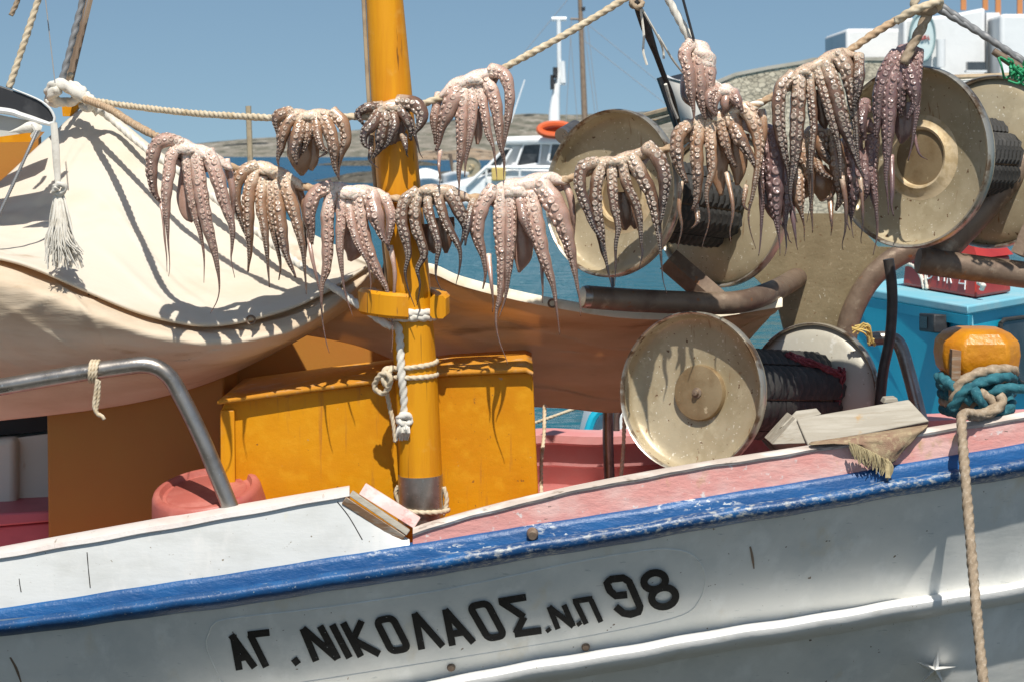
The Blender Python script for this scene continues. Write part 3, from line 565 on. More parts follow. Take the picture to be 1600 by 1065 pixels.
MB().prism([np.array((lo[0][0] - 1.2, lo[0][1] + .6, -.2)), np.array((lo[1][0] - .2, lo[1][1] - .45, -.2)), np.array((lo[2][0] + 1.2, lo[2][1] - .2, -.2)), np.array((lo[3][0] + 1, lo[3][1] + 1, -.2))], (0, 0, .6)).build("hull", M['teal'], tb, bevel=.05)
# red crate on the roof
cr = thing("red_crate", "red lidded crate with white lettering lashed on the turquoise cabin roof", "crate", onz(1480, 455, zr + .004))
e1 = unit(RC - RL); e2 = unit(RR - RC); zr2 = zr + .006
f0 = onz(1410, 446, zr2); f1 = onz(1524, 466, zr2); hgt = np.array((0, 0, .235)); dp = e2 * .62
mb = MB(); mb.hexa([f0, f1, f1 + hgt + dp * .06 - e1 * .02, f0 + hgt + dp * .06 + e1 * .02, f0 + dp, f1 + dp, f1 + dp * .94 + hgt, f0 + dp * .94 + hgt]); mb.build("body", M['red'], cr, bevel=.02)
mb = MB(); k = .02; q0 = [f0 + hgt * 1.01 - e1 * k, f1 + hgt * 1.01 + e1 * k, f1 + hgt * 1.01 + dp + e1 * k, f0 + hgt * 1.01 + dp - e1 * k]
apx = [q + (sum(q0) / 4 - q) * .30 + np.array((0, 0, .11)) for q in q0]
mb.add(q0 + apx, [(0, 1, 5, 4), (1, 2, 6, 5), (2, 3, 7, 6), (3, 0, 4, 7), (4, 5, 6, 7), (3, 2, 1, 0)]); mb.build("lid", M['red'], cr, angle=20)
mb = MB(); fy = lambda x, y: onface(f0, f1, f0 + hgt + dp * .06, x, y, .006)
for st in (((1441, 437), (1441, 424)), ((1456, 434), (1451, 436), (1450, 428), (1455, 425), (1459, 430), (1456, 434)), ((1468, 439), (1468, 425)), ((1463, 425), (1473, 426)), ((1477, 440), (1477, 427)), ((1481, 443), (1484, 427), (1488, 443)), ((1502, 435), (1500, 443), (1510, 444)), ((1510, 436), (1509, 453))):
    mb.tube([fy(*q) for q in st], .0045, 6)
mb.build("lettering", M['boat_white'], cr)
MB().rope([fy(1396, 414) + (0, 0, 0), fy(1425, 414), fy(1440, 430), fy(1446, 452)], .013).build("lashing", M['rope_white'], cr); MB().rope([fy(1448, 430), fy(1450, 452)], .012).build("lashing", M['rope_white'], cr); MB().rope([fy(1530, 441), fy(1538, 446), fy(1535, 452)], .016).build("lashing", M['rope_white'], cr)

# ================================================================ THE FISHING BOAT
boat = thing("fishing_boat", "white fishing boat with blue rubbing strake, pink bulwark and yellow cabin", "boat", P(800, 1100, 8.6))
pf = lambda pts, deg: np.poly1d(np.polyfit(*np.array(pts, float).T, deg))
y_bt = pf([(-200, 980), (0, 945), (400, 891), (640, 850), (800, 823), (1000, 794), (1200, 756), (1400, 729), (1600, 693), (1800, 655)], 3)
y_bb = pf([(-200, 1015), (0, 988), (400, 947), (640, 907), (800, 876), (1000, 839), (1200, 808), (1400, 781), (1600, 746), (1800, 710)], 3)
y_pf = pf([(640, 838), (700, 812), (800, 788), (1000, 746), (1200, 715), (1400, 684), (1600, 648), (1800, 610)], 3)    # cap front edge
y_pb = pf([(640, 826), (700, 803), (800, 780), (1000, 736), (1200, 706), (1400, 676), (1600, 639), (1800, 601)], 3)
y_wf = pf([(-200, 905), (0, 870), (400, 802), (550, 772)], 2)
y_wb = pf([(-200, 892), (0, 851), (300, 801), (400, 783), (545, 757)], 2)
y_st = pf([(300, 1136), (500, 1100), (700, 1057), (950, 1006), (1200, 973), (1462, 926), (1600, 906), (1800, 868)], 3)
y_sb = pf([(300, 1172), (500, 1134), (856, 1066), (1012, 1040), (1200, 1000), (1600, 946), (1800, 905)], 3)
def Yr(x): return 8.0 + (.25 * ((x - 700) / 900.0) ** 2 if x > 700 else .04 * ((x - 700) / 900.0) ** 2)
def cflare(x): return float(np.interp(x, [0, 1250, 1400, 1480, 1600, 1800], [.370, .370, .350, .270, .272, .27]))
def hullY(x, y):
    yb, ys = y_bb(x), y_st(x); t = (y - yb) / (ys - yb); c = cflare(x)
    o = .055 + (c - .055) * t + .03 * t * (1 - t) if t < 1 else c + (c - .055) * 1.1 * (t - 1)
    return Yr(x) + o
X = np.linspace(-420, 2050, 190)
# lower hull
rows = []
for t in np.linspace(-.12, 2.6, 34):
    rows.append([P(x, y_bb(x) + t * (y_st(x) - y_bb(x)), hullY(x, y_bb(x) + t * (y_st(x) - y_bb(x)))) for x in X])
rows.append([(q[0], q[1] + .5, -.4) for q in rows[-1]])
MB().grid(rows).build("hull", M['white_hull'], boat, angle=180)
# blue rubbing strake: flat plank above, rounded moulding below
def band(name, mat, prof, X=X, ya=y_bt, yb=y_bb, wob=0):
    rows = []
    for t, o in prof:
        rows.append([P(x, ya(x) + t * (yb(x) - ya(x)) + wob * math.sin(x * .021) + wob * .6 * math.sin(x * .057 + 1), Yr(x) + o) for x in X])
    return MB().grid(rows).build(name, mat, boat, angle=60)
band("rubbing_strake", M['blue'], [(-.06, .085), (0, .062), (.04, .05), (.2, .042), (.46, .036)], wob=.5)
band("strake_moulding", M['blue_low'], [(.43, .05), (.45, .02), (.50, -.004), (.58, -.016), (.68, -.02), (.80, -.014), (.90, .004), (.97, .03), (1.0, .06), (1.0, .10)], wob=.8)
# lower white strake
band("lower_strake", M['strake'], [(-.02, .40), (0, .32), (.06, .262), (.16, .228), (.32, .210), (.52, .212), (.74, .236), (.92, .285), (1.0, .36), (1.02, .46)], X=[x for x in X if x > 250], ya=y_st, yb=y_sb, wob=1.0)
# pink bulwark and its weathered cap
XP = np.linspace(645, 2050, 120)
def wv(x): return .9 * math.sin(x * .033) + .5 * math.sin(x * .083)
MB().grid([[P(x, y_bt(x) + 3, Yr(x) + .066) for x in XP], [P(x, (y_bt(x) + y_pf(x)) / 2, Yr(x) + .064) for x in XP], [P(x, y_pf(x) + 1 + wv(x), Yr(x) + .062) for x in XP]]).build("bulwark", M['pink'], boat)
zc = lambda x, y, dY: P(x, y, Yr(x) + dY)
mb = MB()
rr = [[P(x, y_pf(x) + 4 + wv(x), Yr(x) + .056) for x in XP], [P(x, y_pf(x) + wv(x), Yr(x) + .050) for x in XP], [P(x, y_pb(x) + 1.5, Yr(x) + .075) for x in XP], [P(x, y_pb(x), Yr(x) + .135) for x in XP]]
rr.append([q - np.array((0, -.005, .05)) for q in rr[-1]]); rr.append([q - np.array((0, -.10, .12)) for q in rr[-1]])
mb.grid(rr).build("rail_cap", M['grey_cap'], boat, angle=50)
MB().grid([[q + np.array((0, .012, -.05)) for q in rr[3]], [q + np.array((0, .36, -.40)) for q in rr[3]]]).build("inner_bulwark", M['pink_in'], boat)
# white bulwark with cap and its sloping end
XW = np.linspace(-420, 640, 70)
def ywt(x): return min(y_wf(x), 1e9) if x < 540 else y_wf(540) + (x - 540) * (842 - y_wf(540)) / 100.0
MB().grid([[P(x, y_bt(x) + 3, Yr(x) + .055) for x in XW], [P(x, .5 * (y_bt(x) + ywt(x)), Yr(x) + .068) for x in XW], [P(x, min(ywt(x), y_bt(x) - 1), Yr(x) + .085) for x in XW]]).build("bulwark", M['white'], boat)
XC = np.linspace(-420, 546, 60)
mb = MB()
ww = lambda x: .7 * math.sin(x * .05)
rr = [[P(x, y_wf(x) + 4, Yr(x) + .10) for x in XC], [P(x, y_wf(x) + ww(x), Yr(x) + .070) for x in XC], [P(x, .62 * y_wf(x) + .38 * y_wb(x) + ww(x), Yr(x) + .075) for x in XC], [P(x, .2 * y_wf(x) + .8 * y_wb(x), Yr(x) + .12) for x in XC], [P(x, y_wb(x), Yr(x) + .22) for x in XC]]
rr.append([q - np.array((0, -.34, .5)) for q in rr[-1]])
mb.grid(rr)
mb.add([r[-1] for r in rr], [tuple(range(len(rr)))])
mb.build("rail_cap", M['white_cap'], boat, angle=50)
# sloping end boards
def slat(name, mat, a, b, w, dY0, dY1, th=.02):
    ax, ay = a; bx, by = b; d = unit(np.array((bx - ax, by - ay))); n = np.array((-d[1], d[0])) * w / 2
    q = [P(ax + n[0], ay + n[1], Yr(ax) + dY0), P(bx + n[0], by + n[1], Yr(bx) + dY0), P(bx - n[0], by - n[1], Yr(bx) + dY1), P(ax - n[0], ay - n[1], Yr(ax) + dY1)]
    mb = MB(); mb.hexa(q + [p + np.array((0, th, 0)) for p in q]); return mb.build(name, mat, boat, bevel=.004)
slat("end_board", M['bare_wood'], (537, 781), (630, 842), 13, .075, .06)
slat("end_board", M['wood'], (548, 770), (638, 832), 10, .06, .07)
slat("end_cap", M['pink_worn'], (566, 763), (652, 817), 20, .075, .10, .02)
# plank seams and a few bolts
mb = MB()
for st in (((136, 862), (138, 886), (141, 917)), ((527, 783), (545, 806), (566, 842)), ((30, 903), (31, 912), (33, 924))):
    pp = [(x, y, Yr(x) + .10 - .045 * (y - ywt(x)) / (y_bt(x) - ywt(x)) * 1 + .035) for x, y in st]
    MB().tube([P(x, y, Yr(x) + .055 + .03 * (y - y_bt(x)) / (ywt(x) - y_bt(x)) - .001) for x, y, d in pp], .0022, 5, n=8).build('seam', M['dark'], boat)

for (x, y, r) in ((705, 1041, 7), (915, 1009, 7), (832, 834, 9)):
    d = hullY(x, y) if y > 900 else Yr(x) + .02
    MB().lathe(P(x, y, d), (0, -1, -.15), [(.01, .02), (r * .0018, .02), (r * .0025, .01), (r * .0026, -.02)], 12, caps=True).build("bolt", M['rust'], boat)
# rust and wear stains on the hull: scratches
mb = MB()
for st in (((1172, 853), (1175, 866), (1178, 887)), ((16, 1026), (25, 1042), (33, 1065))):
    mb.tube([P(x, y, hullY(x, y) - .0) for x, y in st], [.004, .006, .003], 6, n=8)
mb.build("rust_streak", M['rust'], boat)
# moulded line round the name
pan = [(345, 1063), (322, 1010), (328, 985), (350, 967), (500, 949), (700, 919), (900, 877), (1000, 860), (1050, 857), (1085, 868), (1102, 900), (1092, 938), (1060, 962), (950, 987), (800, 1013), (600, 1045), (460, 1067), (380, 1078), (345, 1063)]
mb = MB(); cp = catmull([(x, y, 0) for x, y in pan], 150); mb.tube([P(x, y, hullY(x, y) + .0015) for x, y, _ in cp], .0042, 8); mb.build("name_panel_line", M['white_hull'], boat)
# name in black letters
W_ = 11.0
def ring(cx, cy, rx, ry, a0=0, a1=360, tilt=-.2, n=22):
    o = []
    for a in np.linspace(R(a0), R(a1), n):
        x, y = rx * math.cos(a), ry * math.sin(a); o.append((cx + x * math.cos(tilt) - y * math.sin(tilt), cy + x * math.sin(tilt) + y * math.cos(tilt)))
    return o
def rrect(tl, tr, br, bl, k=.22):
    c = [np.array(q, float) for q in (tl, tr, br, bl)]; o = []
    for i in range(4):
        p, a, n = c[i - 1], c[i], c[(i + 1) % 4]; la = min(9, .45 * np.linalg.norm(p - a)); ln = min(9, .45 * np.linalg.norm(n - a))
        s, e = a + unit(p - a) * la, a + unit(n - a) * ln
        for t in np.linspace(0, 1, 5): o.append(tuple((1 - t) ** 2 * s + 2 * t * (1 - t) * a + t * t * e))
    return o + [o[0]]
LET = [
 [(364, 991), (374, 1046)], [(361, 991), (398, 1042)], [(371, 1028), (389, 1024)],
 [(387, 991), (421, 987)], [(391, 991), (416, 1041)],
 [(459, 1028), (466, 1037)],
 [(473, 981), (494, 1032)], [(473, 981), (527, 1028)], [(500, 977), (528, 1029)],
 [(519, 975), (546, 1027)],
 [(536, 972), (564, 1025)], [(565, 969), (551, 1000)], [(550, 998), (593, 1021)],
 rrect((588, 969), (613, 964), (638, 1012), (612, 1017)),
 [(648, 957), (659, 1014)], [(647, 958), (692, 1009)],
 [(696, 951), (707, 1008)], [(695, 952), (740, 1003)], [(705, 990), (727, 986)],
 rrect((734, 947), (761, 941), (788, 992), (763, 997)),
 [(779, 939), (822, 932)], [(784, 940), (819, 963)], [(819, 963), (806, 989)], [(804, 990), (846, 984)],
 [(855, 981), (859, 986)],
 [(858, 947), (872, 982)], [(858, 947), (896, 978)], [(881, 944), (896, 978)],
 [(903, 971), (907, 976)],
 [(899, 939), (916, 974)], [(895, 939), (926, 934)], [(923, 936), (939, 971)],
 [(980, 928), (962, 930), (953, 922), (948, 910), (955, 904), (974, 902), (983, 908), (991, 926), (1000, 947), (998, 955), (985, 959), (974, 957), (962, 947)],
 ring(1023, 907, 17, 13), ring(1037, 932, 19, 15)]
mb = MB()
for i, st in enumerate(LET):
    wd = W_ * (.78 if 24 <= i <= 31 else 1.0) * (1.05 if i >= 32 else 1)
    st = [np.array(q, float) for q in st]; closed = np.linalg.norm(st[0] - st[-1]) < .5 and len(st) > 3
    pts = []
    for j in range(len(st) - 1):
        m = 6 if len(st) < 5 else 2
        for t in np.linspace(0, 1, m, endpoint=False): pts.append(st[j] * (1 - t) + st[j + 1] * t)
    pts.append(st[-1]); L_, R_ = [], []
    for j, q in enumerate(pts):
        if closed: d = unit(pts[(j + 1) % (len(pts) - 1)] - pts[j - 1 if j > 0 else -2])
        else: d = unit(pts[min(j + 1, len(pts) - 1)] - pts[max(j - 1, 0)])
        n = np.array((-d[1], d[0])) * wd / 2
        for S_, lst in ((1, L_), (-1, R_)):
            p = q + n * S_; lst.append(P(p[0], p[1], hullY(p[0], p[1]) - .003 - .00025 * i))
    mb.grid([L_, R_])
mb.build("name_lettering", M['letter'], boat, angle=180)
# starfish ornament
mb = MB(); c0 = (1461, 1046); cY = hullY(*c0)
vs = [P(c0[0], c0[1], cY - .14)]
for k in range(10):
    a = R(-82 + 36 * k); r = (35, 9)[k % 2] * ((1.0, .95, .9, 1, 1.05)[k // 2]); x, y = c0[0] + r * math.cos(a), c0[1] + r * math.sin(a) * .9
    vs.append(P(x, y, hullY(x, y) - (.055 if k % 2 == 0 else .02)))
mb.add(vs, [(0, 1 + k, 1 + (k + 1) % 10) for k in range(10)]); mb.build("starfish_ornament", M['strake'], boat, angle=10)

# deck and far side
zd = lambda x: P(x, y_pb(x) if x > 645 else y_wb(x), Yr(x) + .14)[2]
XD = np.linspace(-420, 2000, 50)
near = [P(x, 800, Yr(x) + .46) for x in XD]; far = [P(x, 800, 10.12 - max(0, x - 900) * .0002) for x in XD]
MB().grid([[(p[0], p[1], zd(x) - .36) for p, x in zip(near, XD)], [(p[0], p[1], zd(x) - .33) for p, x in zip(far, XD)]]).build("deck", M['pink_in'], boat)
fy = lambda x: 684 - (x - 850) * .05 + 8 * math.exp(-((x - 845) / 60.) ** 2) * -1
XF = np.linspace(640, 1980, 60); Yf = lambda x: 9.97 - max(0, x - 900) * .0002
rr = [[P(x, fy(x) + 95, Yf(x) + .10) for x in XF], [P(x, fy(x) + 52, Yf(x) + .06) for x in XF], [P(x, fy(x) + 50, Yf(x) + .02) for x in XF], [P(x, fy(x) + 18, Yf(x)) for x in XF], [P(x, fy(x) + 15, Yf(x) - .05) for x in XF], [P(x, fy(x) + 3, Yf(x) - .05) for x in XF], [P(x, fy(x), Yf(x) - .01) for x in XF], [P(x, fy(x) - 8, Yf(x) + .15) for x in XF]]
rr.append([q + np.array((0, .05, -.8)) for q in rr[-1]])
MB().grid(rr).build("far_bulwark", M['pink_in'], boat, angle=35)
mb = MB(); mb.tube([P(952, 747, 9.6), P(950, 690, 9.6), P(950, 560, 9.6)], .026, 12); w = mb.build("stanchion", M['steel'], boat)
mb = MB(); mb.tube([P(962, 672, 9.7), P(964, 645, 9.7), P(985, 628, 9.7), P(1030, 622, 9.7)], .02, 10, n=16); mb.build("rail_hoop", M['steel'], boat)

# yellow cabin box under the mast
def zat(x, y, Y): return P(x, y, Y)
YB = 8.475
cb = MB()
fr = [(352, 800), (346, 640), (350, 630), (362, 628), (480, 612), (600, 597), (700, 586), (820, 581), (829, 584), (833, 594), (846, 800)]
poly = [P(x, y + (70 if y == 800 else 0), YB + (.0 if 352 < x < 830 else .02)) for x, y in fr]
cb.prism(poly, (0, .80, 0.0)); cab = cb.build("cabin_box", M['yellow'], boat, bevel=.008)
mb = MB(); tp = [(340, 627), (362, 624), (480, 608), (600, 593), (700, 582), (822, 577), (833, 582)]
f_ = [P(x, y, YB - .03) for x, y in tp]; f2 = [q + np.array((0, .0, -.012)) for q in f_]; b_ = [q + np.array((0, .84, 0)) for q in f_]
rs2 = np.random.RandomState(3)
mb.grid([f2 + [], f_, b_, [q + np.array((0, 0, -.026)) for q in b_]]); mb.build("top_board", M['yellow_edge'], cab, solid=.006)
mb = MB(); mb.hexa([P(345, 860, YB - .012), P(369, 860, YB - .012), P(366, 640, YB - .012), P(344, 640, YB - .012)] + [q + np.array((0, .02, 0)) for q in (P(345, 860, YB - .012), P(369, 860, YB - .012), P(366, 640, YB - .012), P(344, 640, YB - .012))]); mb.build("corner_board", M['mast'], cab, bevel=.006)
# cabin wall in the shade, further left, and the wall behind
mb = MB(); a = [P(76, 900, 9.0), P(350, 880, 9.0), P(350, 560, 9.0), P(72, 560, 9.0)]; mb.hexa(a + [q + np.array((0, .5, 0)) for q in a]); mb.build("cabin_wall", M['shaded_yellow'], boat, bevel=.01)
mb = MB(); a = [P(300, 640, 9.46), P(720, 640, 9.46), P(720, 470, 9.46), P(300, 470, 9.46)]; mb.hexa(a + [q + np.array((0, .06, 0)) for q in a]); mb.build("aft_wall", M['shaded_yellow'], boat)
mb = MB(); a = [P(-120, 690, 9.5), P(80, 672, 9.5), P(80, 600, 9.5), P(-120, 600, 9.5)]; mb.hexa(a + [q + np.array((0, .4, 0)) for q in a]); mb.build("doorway_shade", M['dark'], boat)  # solid dark block: the shade of the interior painted in
mb = MB(); a = [P(-60, 860, 9.42), P(24, 850, 9.42), P(24, 684, 9.42), P(-60, 690, 9.42)]; mb.hexa(a + [q + np.array((0, .3, 0)) for q in a]); mb.build("pillar", M['cream'], boat, bevel=.03)
mb = MB(); a = [P(20, 860, 9.5), P(84, 850, 9.5), P(84, 676, 9.5), P(20, 684, 9.5)]; mb.hexa(a + [q + np.array((0, .2, 0)) for q in a]); mb.build("panel", M['cream'], boat)
lk = MB(); a = [P(-120, 930, 9.15), P(84, 900, 9.15), P(84, 815, 9.15), P(-120, 832, 9.15)]; lk.hexa(a + [q + np.array((0, .4, 0)) for q in a]); lk = lk.build("locker", M['mauve'], boat, bevel=.008)
mb = MB(); a = [P(-120, 832, 9.10), P(86, 814, 9.10), P(86, 797, 9.10), P(-120, 806, 9.10)]; mb.hexa(a + [q + np.array((0, .42, 0)) for q in a]); mb.build("lid", M['mauve'], lk, bevel=.01)

# mast with collar and metal sleeve
YM = 8.365
mp = [(592, -120), (601, 0), (612, 150), (623, 290), (637, 420), (648, 560), (655, 680), (660, 810)]; mr = [26, 28.5, 32, 34, 33, 33.5, 33.5, 34]
ms = MB(); cp = catmull([(*P(x, y, YM), r * S(YM)) for (x, y), r in zip(mp, mr)], 60)
ms.tube(cp[:, :3], list(cp[:, 3]), 40); mast = ms.build("mast", M['mast'], boat)
mb = MB(); mb.tube([P(656.5, 741, YM), P(659, 815, YM)], 35.5 * S(YM), 40); mb.build("metal_sleeve", M['steel'], mast)
mb = MB(); sx = [(567, -20), (571, 60), (577, 170), (586, 290), (596, 350), (605, 440)]; mb.tube([P(x, y, YM + .02) for x, y in sx], 3.2 * S(YM), 8, n=20); mb.build("halyard_strip", M['bamboo'], mast)
mb = MB(); mb.tube([P(x + 5, y, YM + .015) for x, y in sx], 1.6 * S(YM), 6, n=20); mb.build("wire", M['wire'], mast)
# horned collar: two thick curved arms round the mast front, each cut square at the end
def horn(pts, h):
    mb = MB(); cp = catmull(pts, 18); T, _, _ = frames(cp); rings = []
    for p, t in zip(cp, T):
        n = unit(np.cross(t, (0, 0, 1))); z = np.array((0, 0, 1.0)); w = .034; k = .012; hh = h / 2
        rings.append([p + n * a + z * b_ for a, b_ in ((w, -hh + k), (w, hh - k), (w - k, hh), (-w + k, hh), (-w, hh - k), (-w, -hh + k), (-w + k, -hh), (w - k, -hh))])
    mb.loops(rings); return mb
horn([P(578, 468, 8.47), P(572, 470, 8.37), P(585, 473, 8.27), P(612, 477, 8.22), P(638, 479, 8.22)], .103).build("collar_horn", M['mast'], mast, angle=40)
horn([P(668, 466, 8.48), P(684, 470, 8.40), P(690, 475, 8.32), P(684, 480, 8.27)], .092).build("collar_horn", M['mast'], mast, angle=40)
mb = MB(); mb.tube([P(602, 452, 8.45), P(600, 430, 8.42), P(606, 408, 8.42), P(612, 430, 8.40), P(604, 446, 8.38)], .012, 8, n=24); mb.build("shackle", M['black'], mast)

# bow post
bp = MB(); Yp = 8.62
sec = [(648, 40, .13), (600, 43, .13), (585, 48, .145), (572, 58, .165), (552, 61, .175), (532, 59, .17), (518, 46, .14), (512, 34, .10)]
rings = []
for y, hw, dpt in sec:
    cx = 1526; w2 = hw * S(Yp); c0 = P(cx, y, Yp); k = .58
    rings.append([c0 + np.array((a * w2, b_ * dpt, 0)) for a, b_ in ((-1, -k), (-k, -1), (k, -1), (1, -k), (1, k), (k, 1), (-k, 1), (-1, k))])
bp.loops(rings).build("bow_post", M['post'], boat, angle=25, bevel=.012)
MB().hexa([P(1486, 620, Yp - .155), P(1500, 620, Yp - .155), P(1502, 548, Yp - .185), P(1488, 546, Yp - .185)] + [q + np.array((0, .05, 0)) for q in (P(1486, 620, Yp - .155), P(1500, 620, Yp - .155), P(1502, 548, Yp - .185), P(1488, 546, Yp - .185))]).build("post_inlay", M['bare_wood'], boat)

# hand rail on the near bulwark
mb = MB()
hp = [P(-160, 632, 8.22), P(0, 604, 8.22), P(110, 585, 8.22), P(190, 573, 8.22), P(232, 570, 8.22), P(262, 585, 8.22), P(284, 620, 8.22), P(318, 690, 8.21), P(360, 792, 8.20)]
mb.tube(hp, 13.5 * S(8.22), 20, n=60); mb.build("hand_rail", M['steel'], boat)
# hoop rail behind right reel
mb = MB(); mb.tube([P(1356, 530, 9.35), P(1385, 528, 9.35), P(1404, 536, 9.33), P(1418, 575, 9.3), P(1440, 660, 9.25)], 11 * S(9.3), 16, n=30); mb.build("hand_rail", M['steel'], boat)

# wheelhouse roof tip (top left)
Yv = 8.75
wv2 = [(-140, 108), (-60, 120), (0, 134), (36, 147), (62, 158), (78, 172), (85, 186), (80, 192), (66, 188), (30, 178), (0, 172), (-140, 160)]
mb = MB(); mb.prism([P(x, y, Yv) for x, y in wv2], (-.06, .22, 0)); rf = mb.build("wheelhouse_roof", M['black'], boat, bevel=.006)
mb = MB(); mb.tube([P(x, y, Yv - .006) for x, y in ((-140, 163), (0, 173), (34, 181), (66, 191), (80, 194), (86, 187), (78, 170), (60, 156), (20, 139))], [.016, .016, .016, .015, .014, .012, .006, .004, .003], 8, n=40); mb.build("white_trim", M['white'], rf)
mb = MB(); mb.prism([P(x, y, Yv + .03) for x, y in ((-140, 166), (0, 180), (62, 192), (64, 205), (0, 214), (-140, 214))], (-.05, .16, 0)); mb.build("soffit", M['boat_grey'], rf)
mb = MB(); mb.prism([P(x, y, Yv + .5) for x, y in ((-140, 218), (62, 206), (48, 222), (-140, 226))], (0, .1, 0)); mb.build("yellow_beam", M['yellow'], rf)
mb = MB(); mb.prism([P(x, y, 9.62) for x, y in ((-140, 222), (60, 214), (60, 420), (-140, 420))], (0, .06, 0)); mb.build("wheelhouse_wall", M['shaded_yellow'], boat)
mb = MB(); mb.tube([P(14, 207, Yv - .02), P(36, 202, Yv - .03), P(50, 199, Yv - .03), P(64, 203, Yv - .02)], [.002, .012, .026, .018], 10, n=14); mb.tube([P(52, 195, Yv - .04), P(58, 205, Yv - .05), P(52, 214, Yv - .03)], .015, 8, n=8); mb.build("lashing_knob", M['rope_white'], rf)

# ================================================================ canvas awning
cv = thing("canvas_awning", "white canvas awning sagging over the cabin, folded at its hem", "awning", P(300, 650, 8.9))
def sheet(rows, nu, nv, wrinkle=0, seed=0):
    """rows of (x, y, Y) control points -> smooth grid"""
    rs = np.random.RandomState(seed)
    rr = [catmull([(*P(*q),) for q in r], nu) for r in rows]; g = []
    ph = rs.rand(8) * 6
    for i in range(nu): g.append(catmull([r[i] for r in rr], nv) if len(rr) > 2 else np.linspace(rr[0][i], rr[1][i], nv))
    o = []
    for j in range(nv):
        row = []
        for i in range(nu):
            u, v = i / (nu - 1), j / (nv - 1)
            w = wrinkle * (math.sin(9 * u + 5 * v + ph[0]) + .6 * math.sin(17 * u - 8 * v + ph[1]) + .5 * math.sin(4 * u + 19 * v + ph[2]) + .3 * math.sin(41 * u + 15 * v + ph[3])) * math.sin(math.pi * min(1, max(0, v))) ** .5
            row.append(g[i][j] + np.array((0, w, w * .5)))
        o.append(row)
    return o
def crease(g, seed, amp, count, slope=.9):
    """soft folds of slack cloth: long narrow ridges running across the sheet"""
    rs = np.random.RandomState(seed); nv, nu = len(g), len(g[0])
    U, V = np.meshgrid(np.linspace(0, 1, nu), np.linspace(0, 1, nv)); H = np.zeros_like(U)
    for k in range(count):
        u0, v0 = rs.rand(), rs.rand(); a = math.atan(slope) * (1 if rs.rand() < .7 else -1) + rs.randn() * .25
        du, dv = (U - u0) * 1.6, V - v0; l = du * math.cos(a) + dv * math.sin(a); w = -du * math.sin(a) + dv * math.cos(a) + .12 * l * l * rs.randn()
        H += rs.uniform(-1, 1) * np.exp(-(l / rs.uniform(.15, .45)) ** 2 - (w / rs.uniform(.012, .035)) ** 2)
    H *= np.clip(np.minimum(V, 1 - V) * 8, 0, 1)
    for j in range(nv):
        for i in range(nu): g[j][i] = g[j][i] + np.array((0, -amp * H[j, i], amp * H[j, i] * .6))
hemA = [(-120, 380, 8.42), (0, 402, 8.38), (60, 420, 8.36), (140, 455, 8.34), (230, 490, 8.36), (330, 506, 8.42), (440, 484, 8.48), (520, 448, 8.54), (578, 412, 8.60)]
topA = [(-120, 372, 9.1), (-60, 322, 9.3), (0, 284, 9.45), (75, 216, 9.55), (150, 168, 9.6), (260, 244, 9.45), (400, 317, 9.2), (500, 372, 8.95), (579, 405, 8.72)]
midA = [tuple(np.array(a) * .5 + np.array(b_) * .5 + np.array((0, 14, .03))) for a, b_ in zip(topA, hemA)]
A = sheet([topA, midA, hemA], 140, 90, .005, 1); crease(A, 11, .013, 40)
hm = [np.array(q) for q in A[-1]]
A.append([q + np.array((0, .004, -.012)) for q in hm])
MB().grid(A).build("upper_sheet", M['canvas'], cv, angle=180, solid=.004)
B0 = [(-120, 380, 8.74), (0, 396, 8.72), (140, 446, 8.64), (230, 482, 8.62), (330, 496, 8.64), (440, 474, 8.66), (520, 440, 8.68), (580, 412, 8.68)]
B1 = [(-120, 402, 8.36), (0, 424, 8.33), (140, 478, 8.28), (230, 512, 8.30), (330, 529, 8.36), (440, 512, 8.41), (520, 473, 8.48), (582, 424, 8.62)]
B2 = [(-120, 452, 8.31), (0, 470, 8.29), (140, 510, 8.26), (230, 538, 8.30), (330, 548, 8.37), (440, 526, 8.43), (525, 482, 8.51), (583, 430, 8.64)]
B3 = [(-120, 560, 8.50), (0, 566, 8.48), (140, 575, 8.44), (240, 578, 8.48), (340, 570, 8.53), (450, 532, 8.57), (535, 480, 8.60), (584, 434, 8.68)]
B4 = [(-120, 668, 8.92), (0, 656, 8.90), (140, 640, 8.86), (250, 620, 8.84), (350, 588, 8.82), (460, 534, 8.80), (540, 484, 8.76), (585, 440, 8.72)]
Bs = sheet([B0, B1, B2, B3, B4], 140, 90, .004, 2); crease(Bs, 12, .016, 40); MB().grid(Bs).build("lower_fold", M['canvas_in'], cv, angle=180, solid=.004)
C0 = [(440, 440, 8.80), (560, 430, 8.76), (660, 416, 8.80), (720, 437, 8.88), (800, 458, 8.94), (880, 474, 8.98), (980, 488, 9.02), (1100, 488, 9.05), (1222, 470, 9.1)]
C1 = [(440, 480, 8.94), (560, 480, 8.92), (660, 480, 8.94), (720, 495, 9.01), (800, 512, 9.06), (880, 525, 9.09), (980, 535, 9.12), (1100, 525, 9.14), (1214, 483, 9.16)]
C2 = [(430, 505, 9.08), (560, 515, 9.08), (660, 540, 9.11), (720, 560, 9.18), (800, 580, 9.23), (880, 590, 9.25), (980, 596, 9.27), (1100, 565, 9.26), (1207, 492, 9.24)]
C3 = [(430, 515, 9.20), (560, 540, 9.22), (660, 585, 9.26), (720, 612, 9.33), (800, 632, 9.37), (880, 637, 9.39), (980, 642, 9.39), (1100, 600, 9.38), (1200, 498, 9.32)]
for Ci, dY in ((C1, .23), (C2, .35), (C3, .40)):
    for k in range(9): Ci[k] = (Ci[k][0], Ci[k][1], C0[k][2] + dY * (1.0 if k < 8 else .6))
G = sheet([C0, C1, C2, C3], 150, 90, .012, 4); crease(G, 13, .016, 30, .12)
MB().grid(G).build("far_fold", M['canvas_brown'], cv, angle=180, solid=.004)
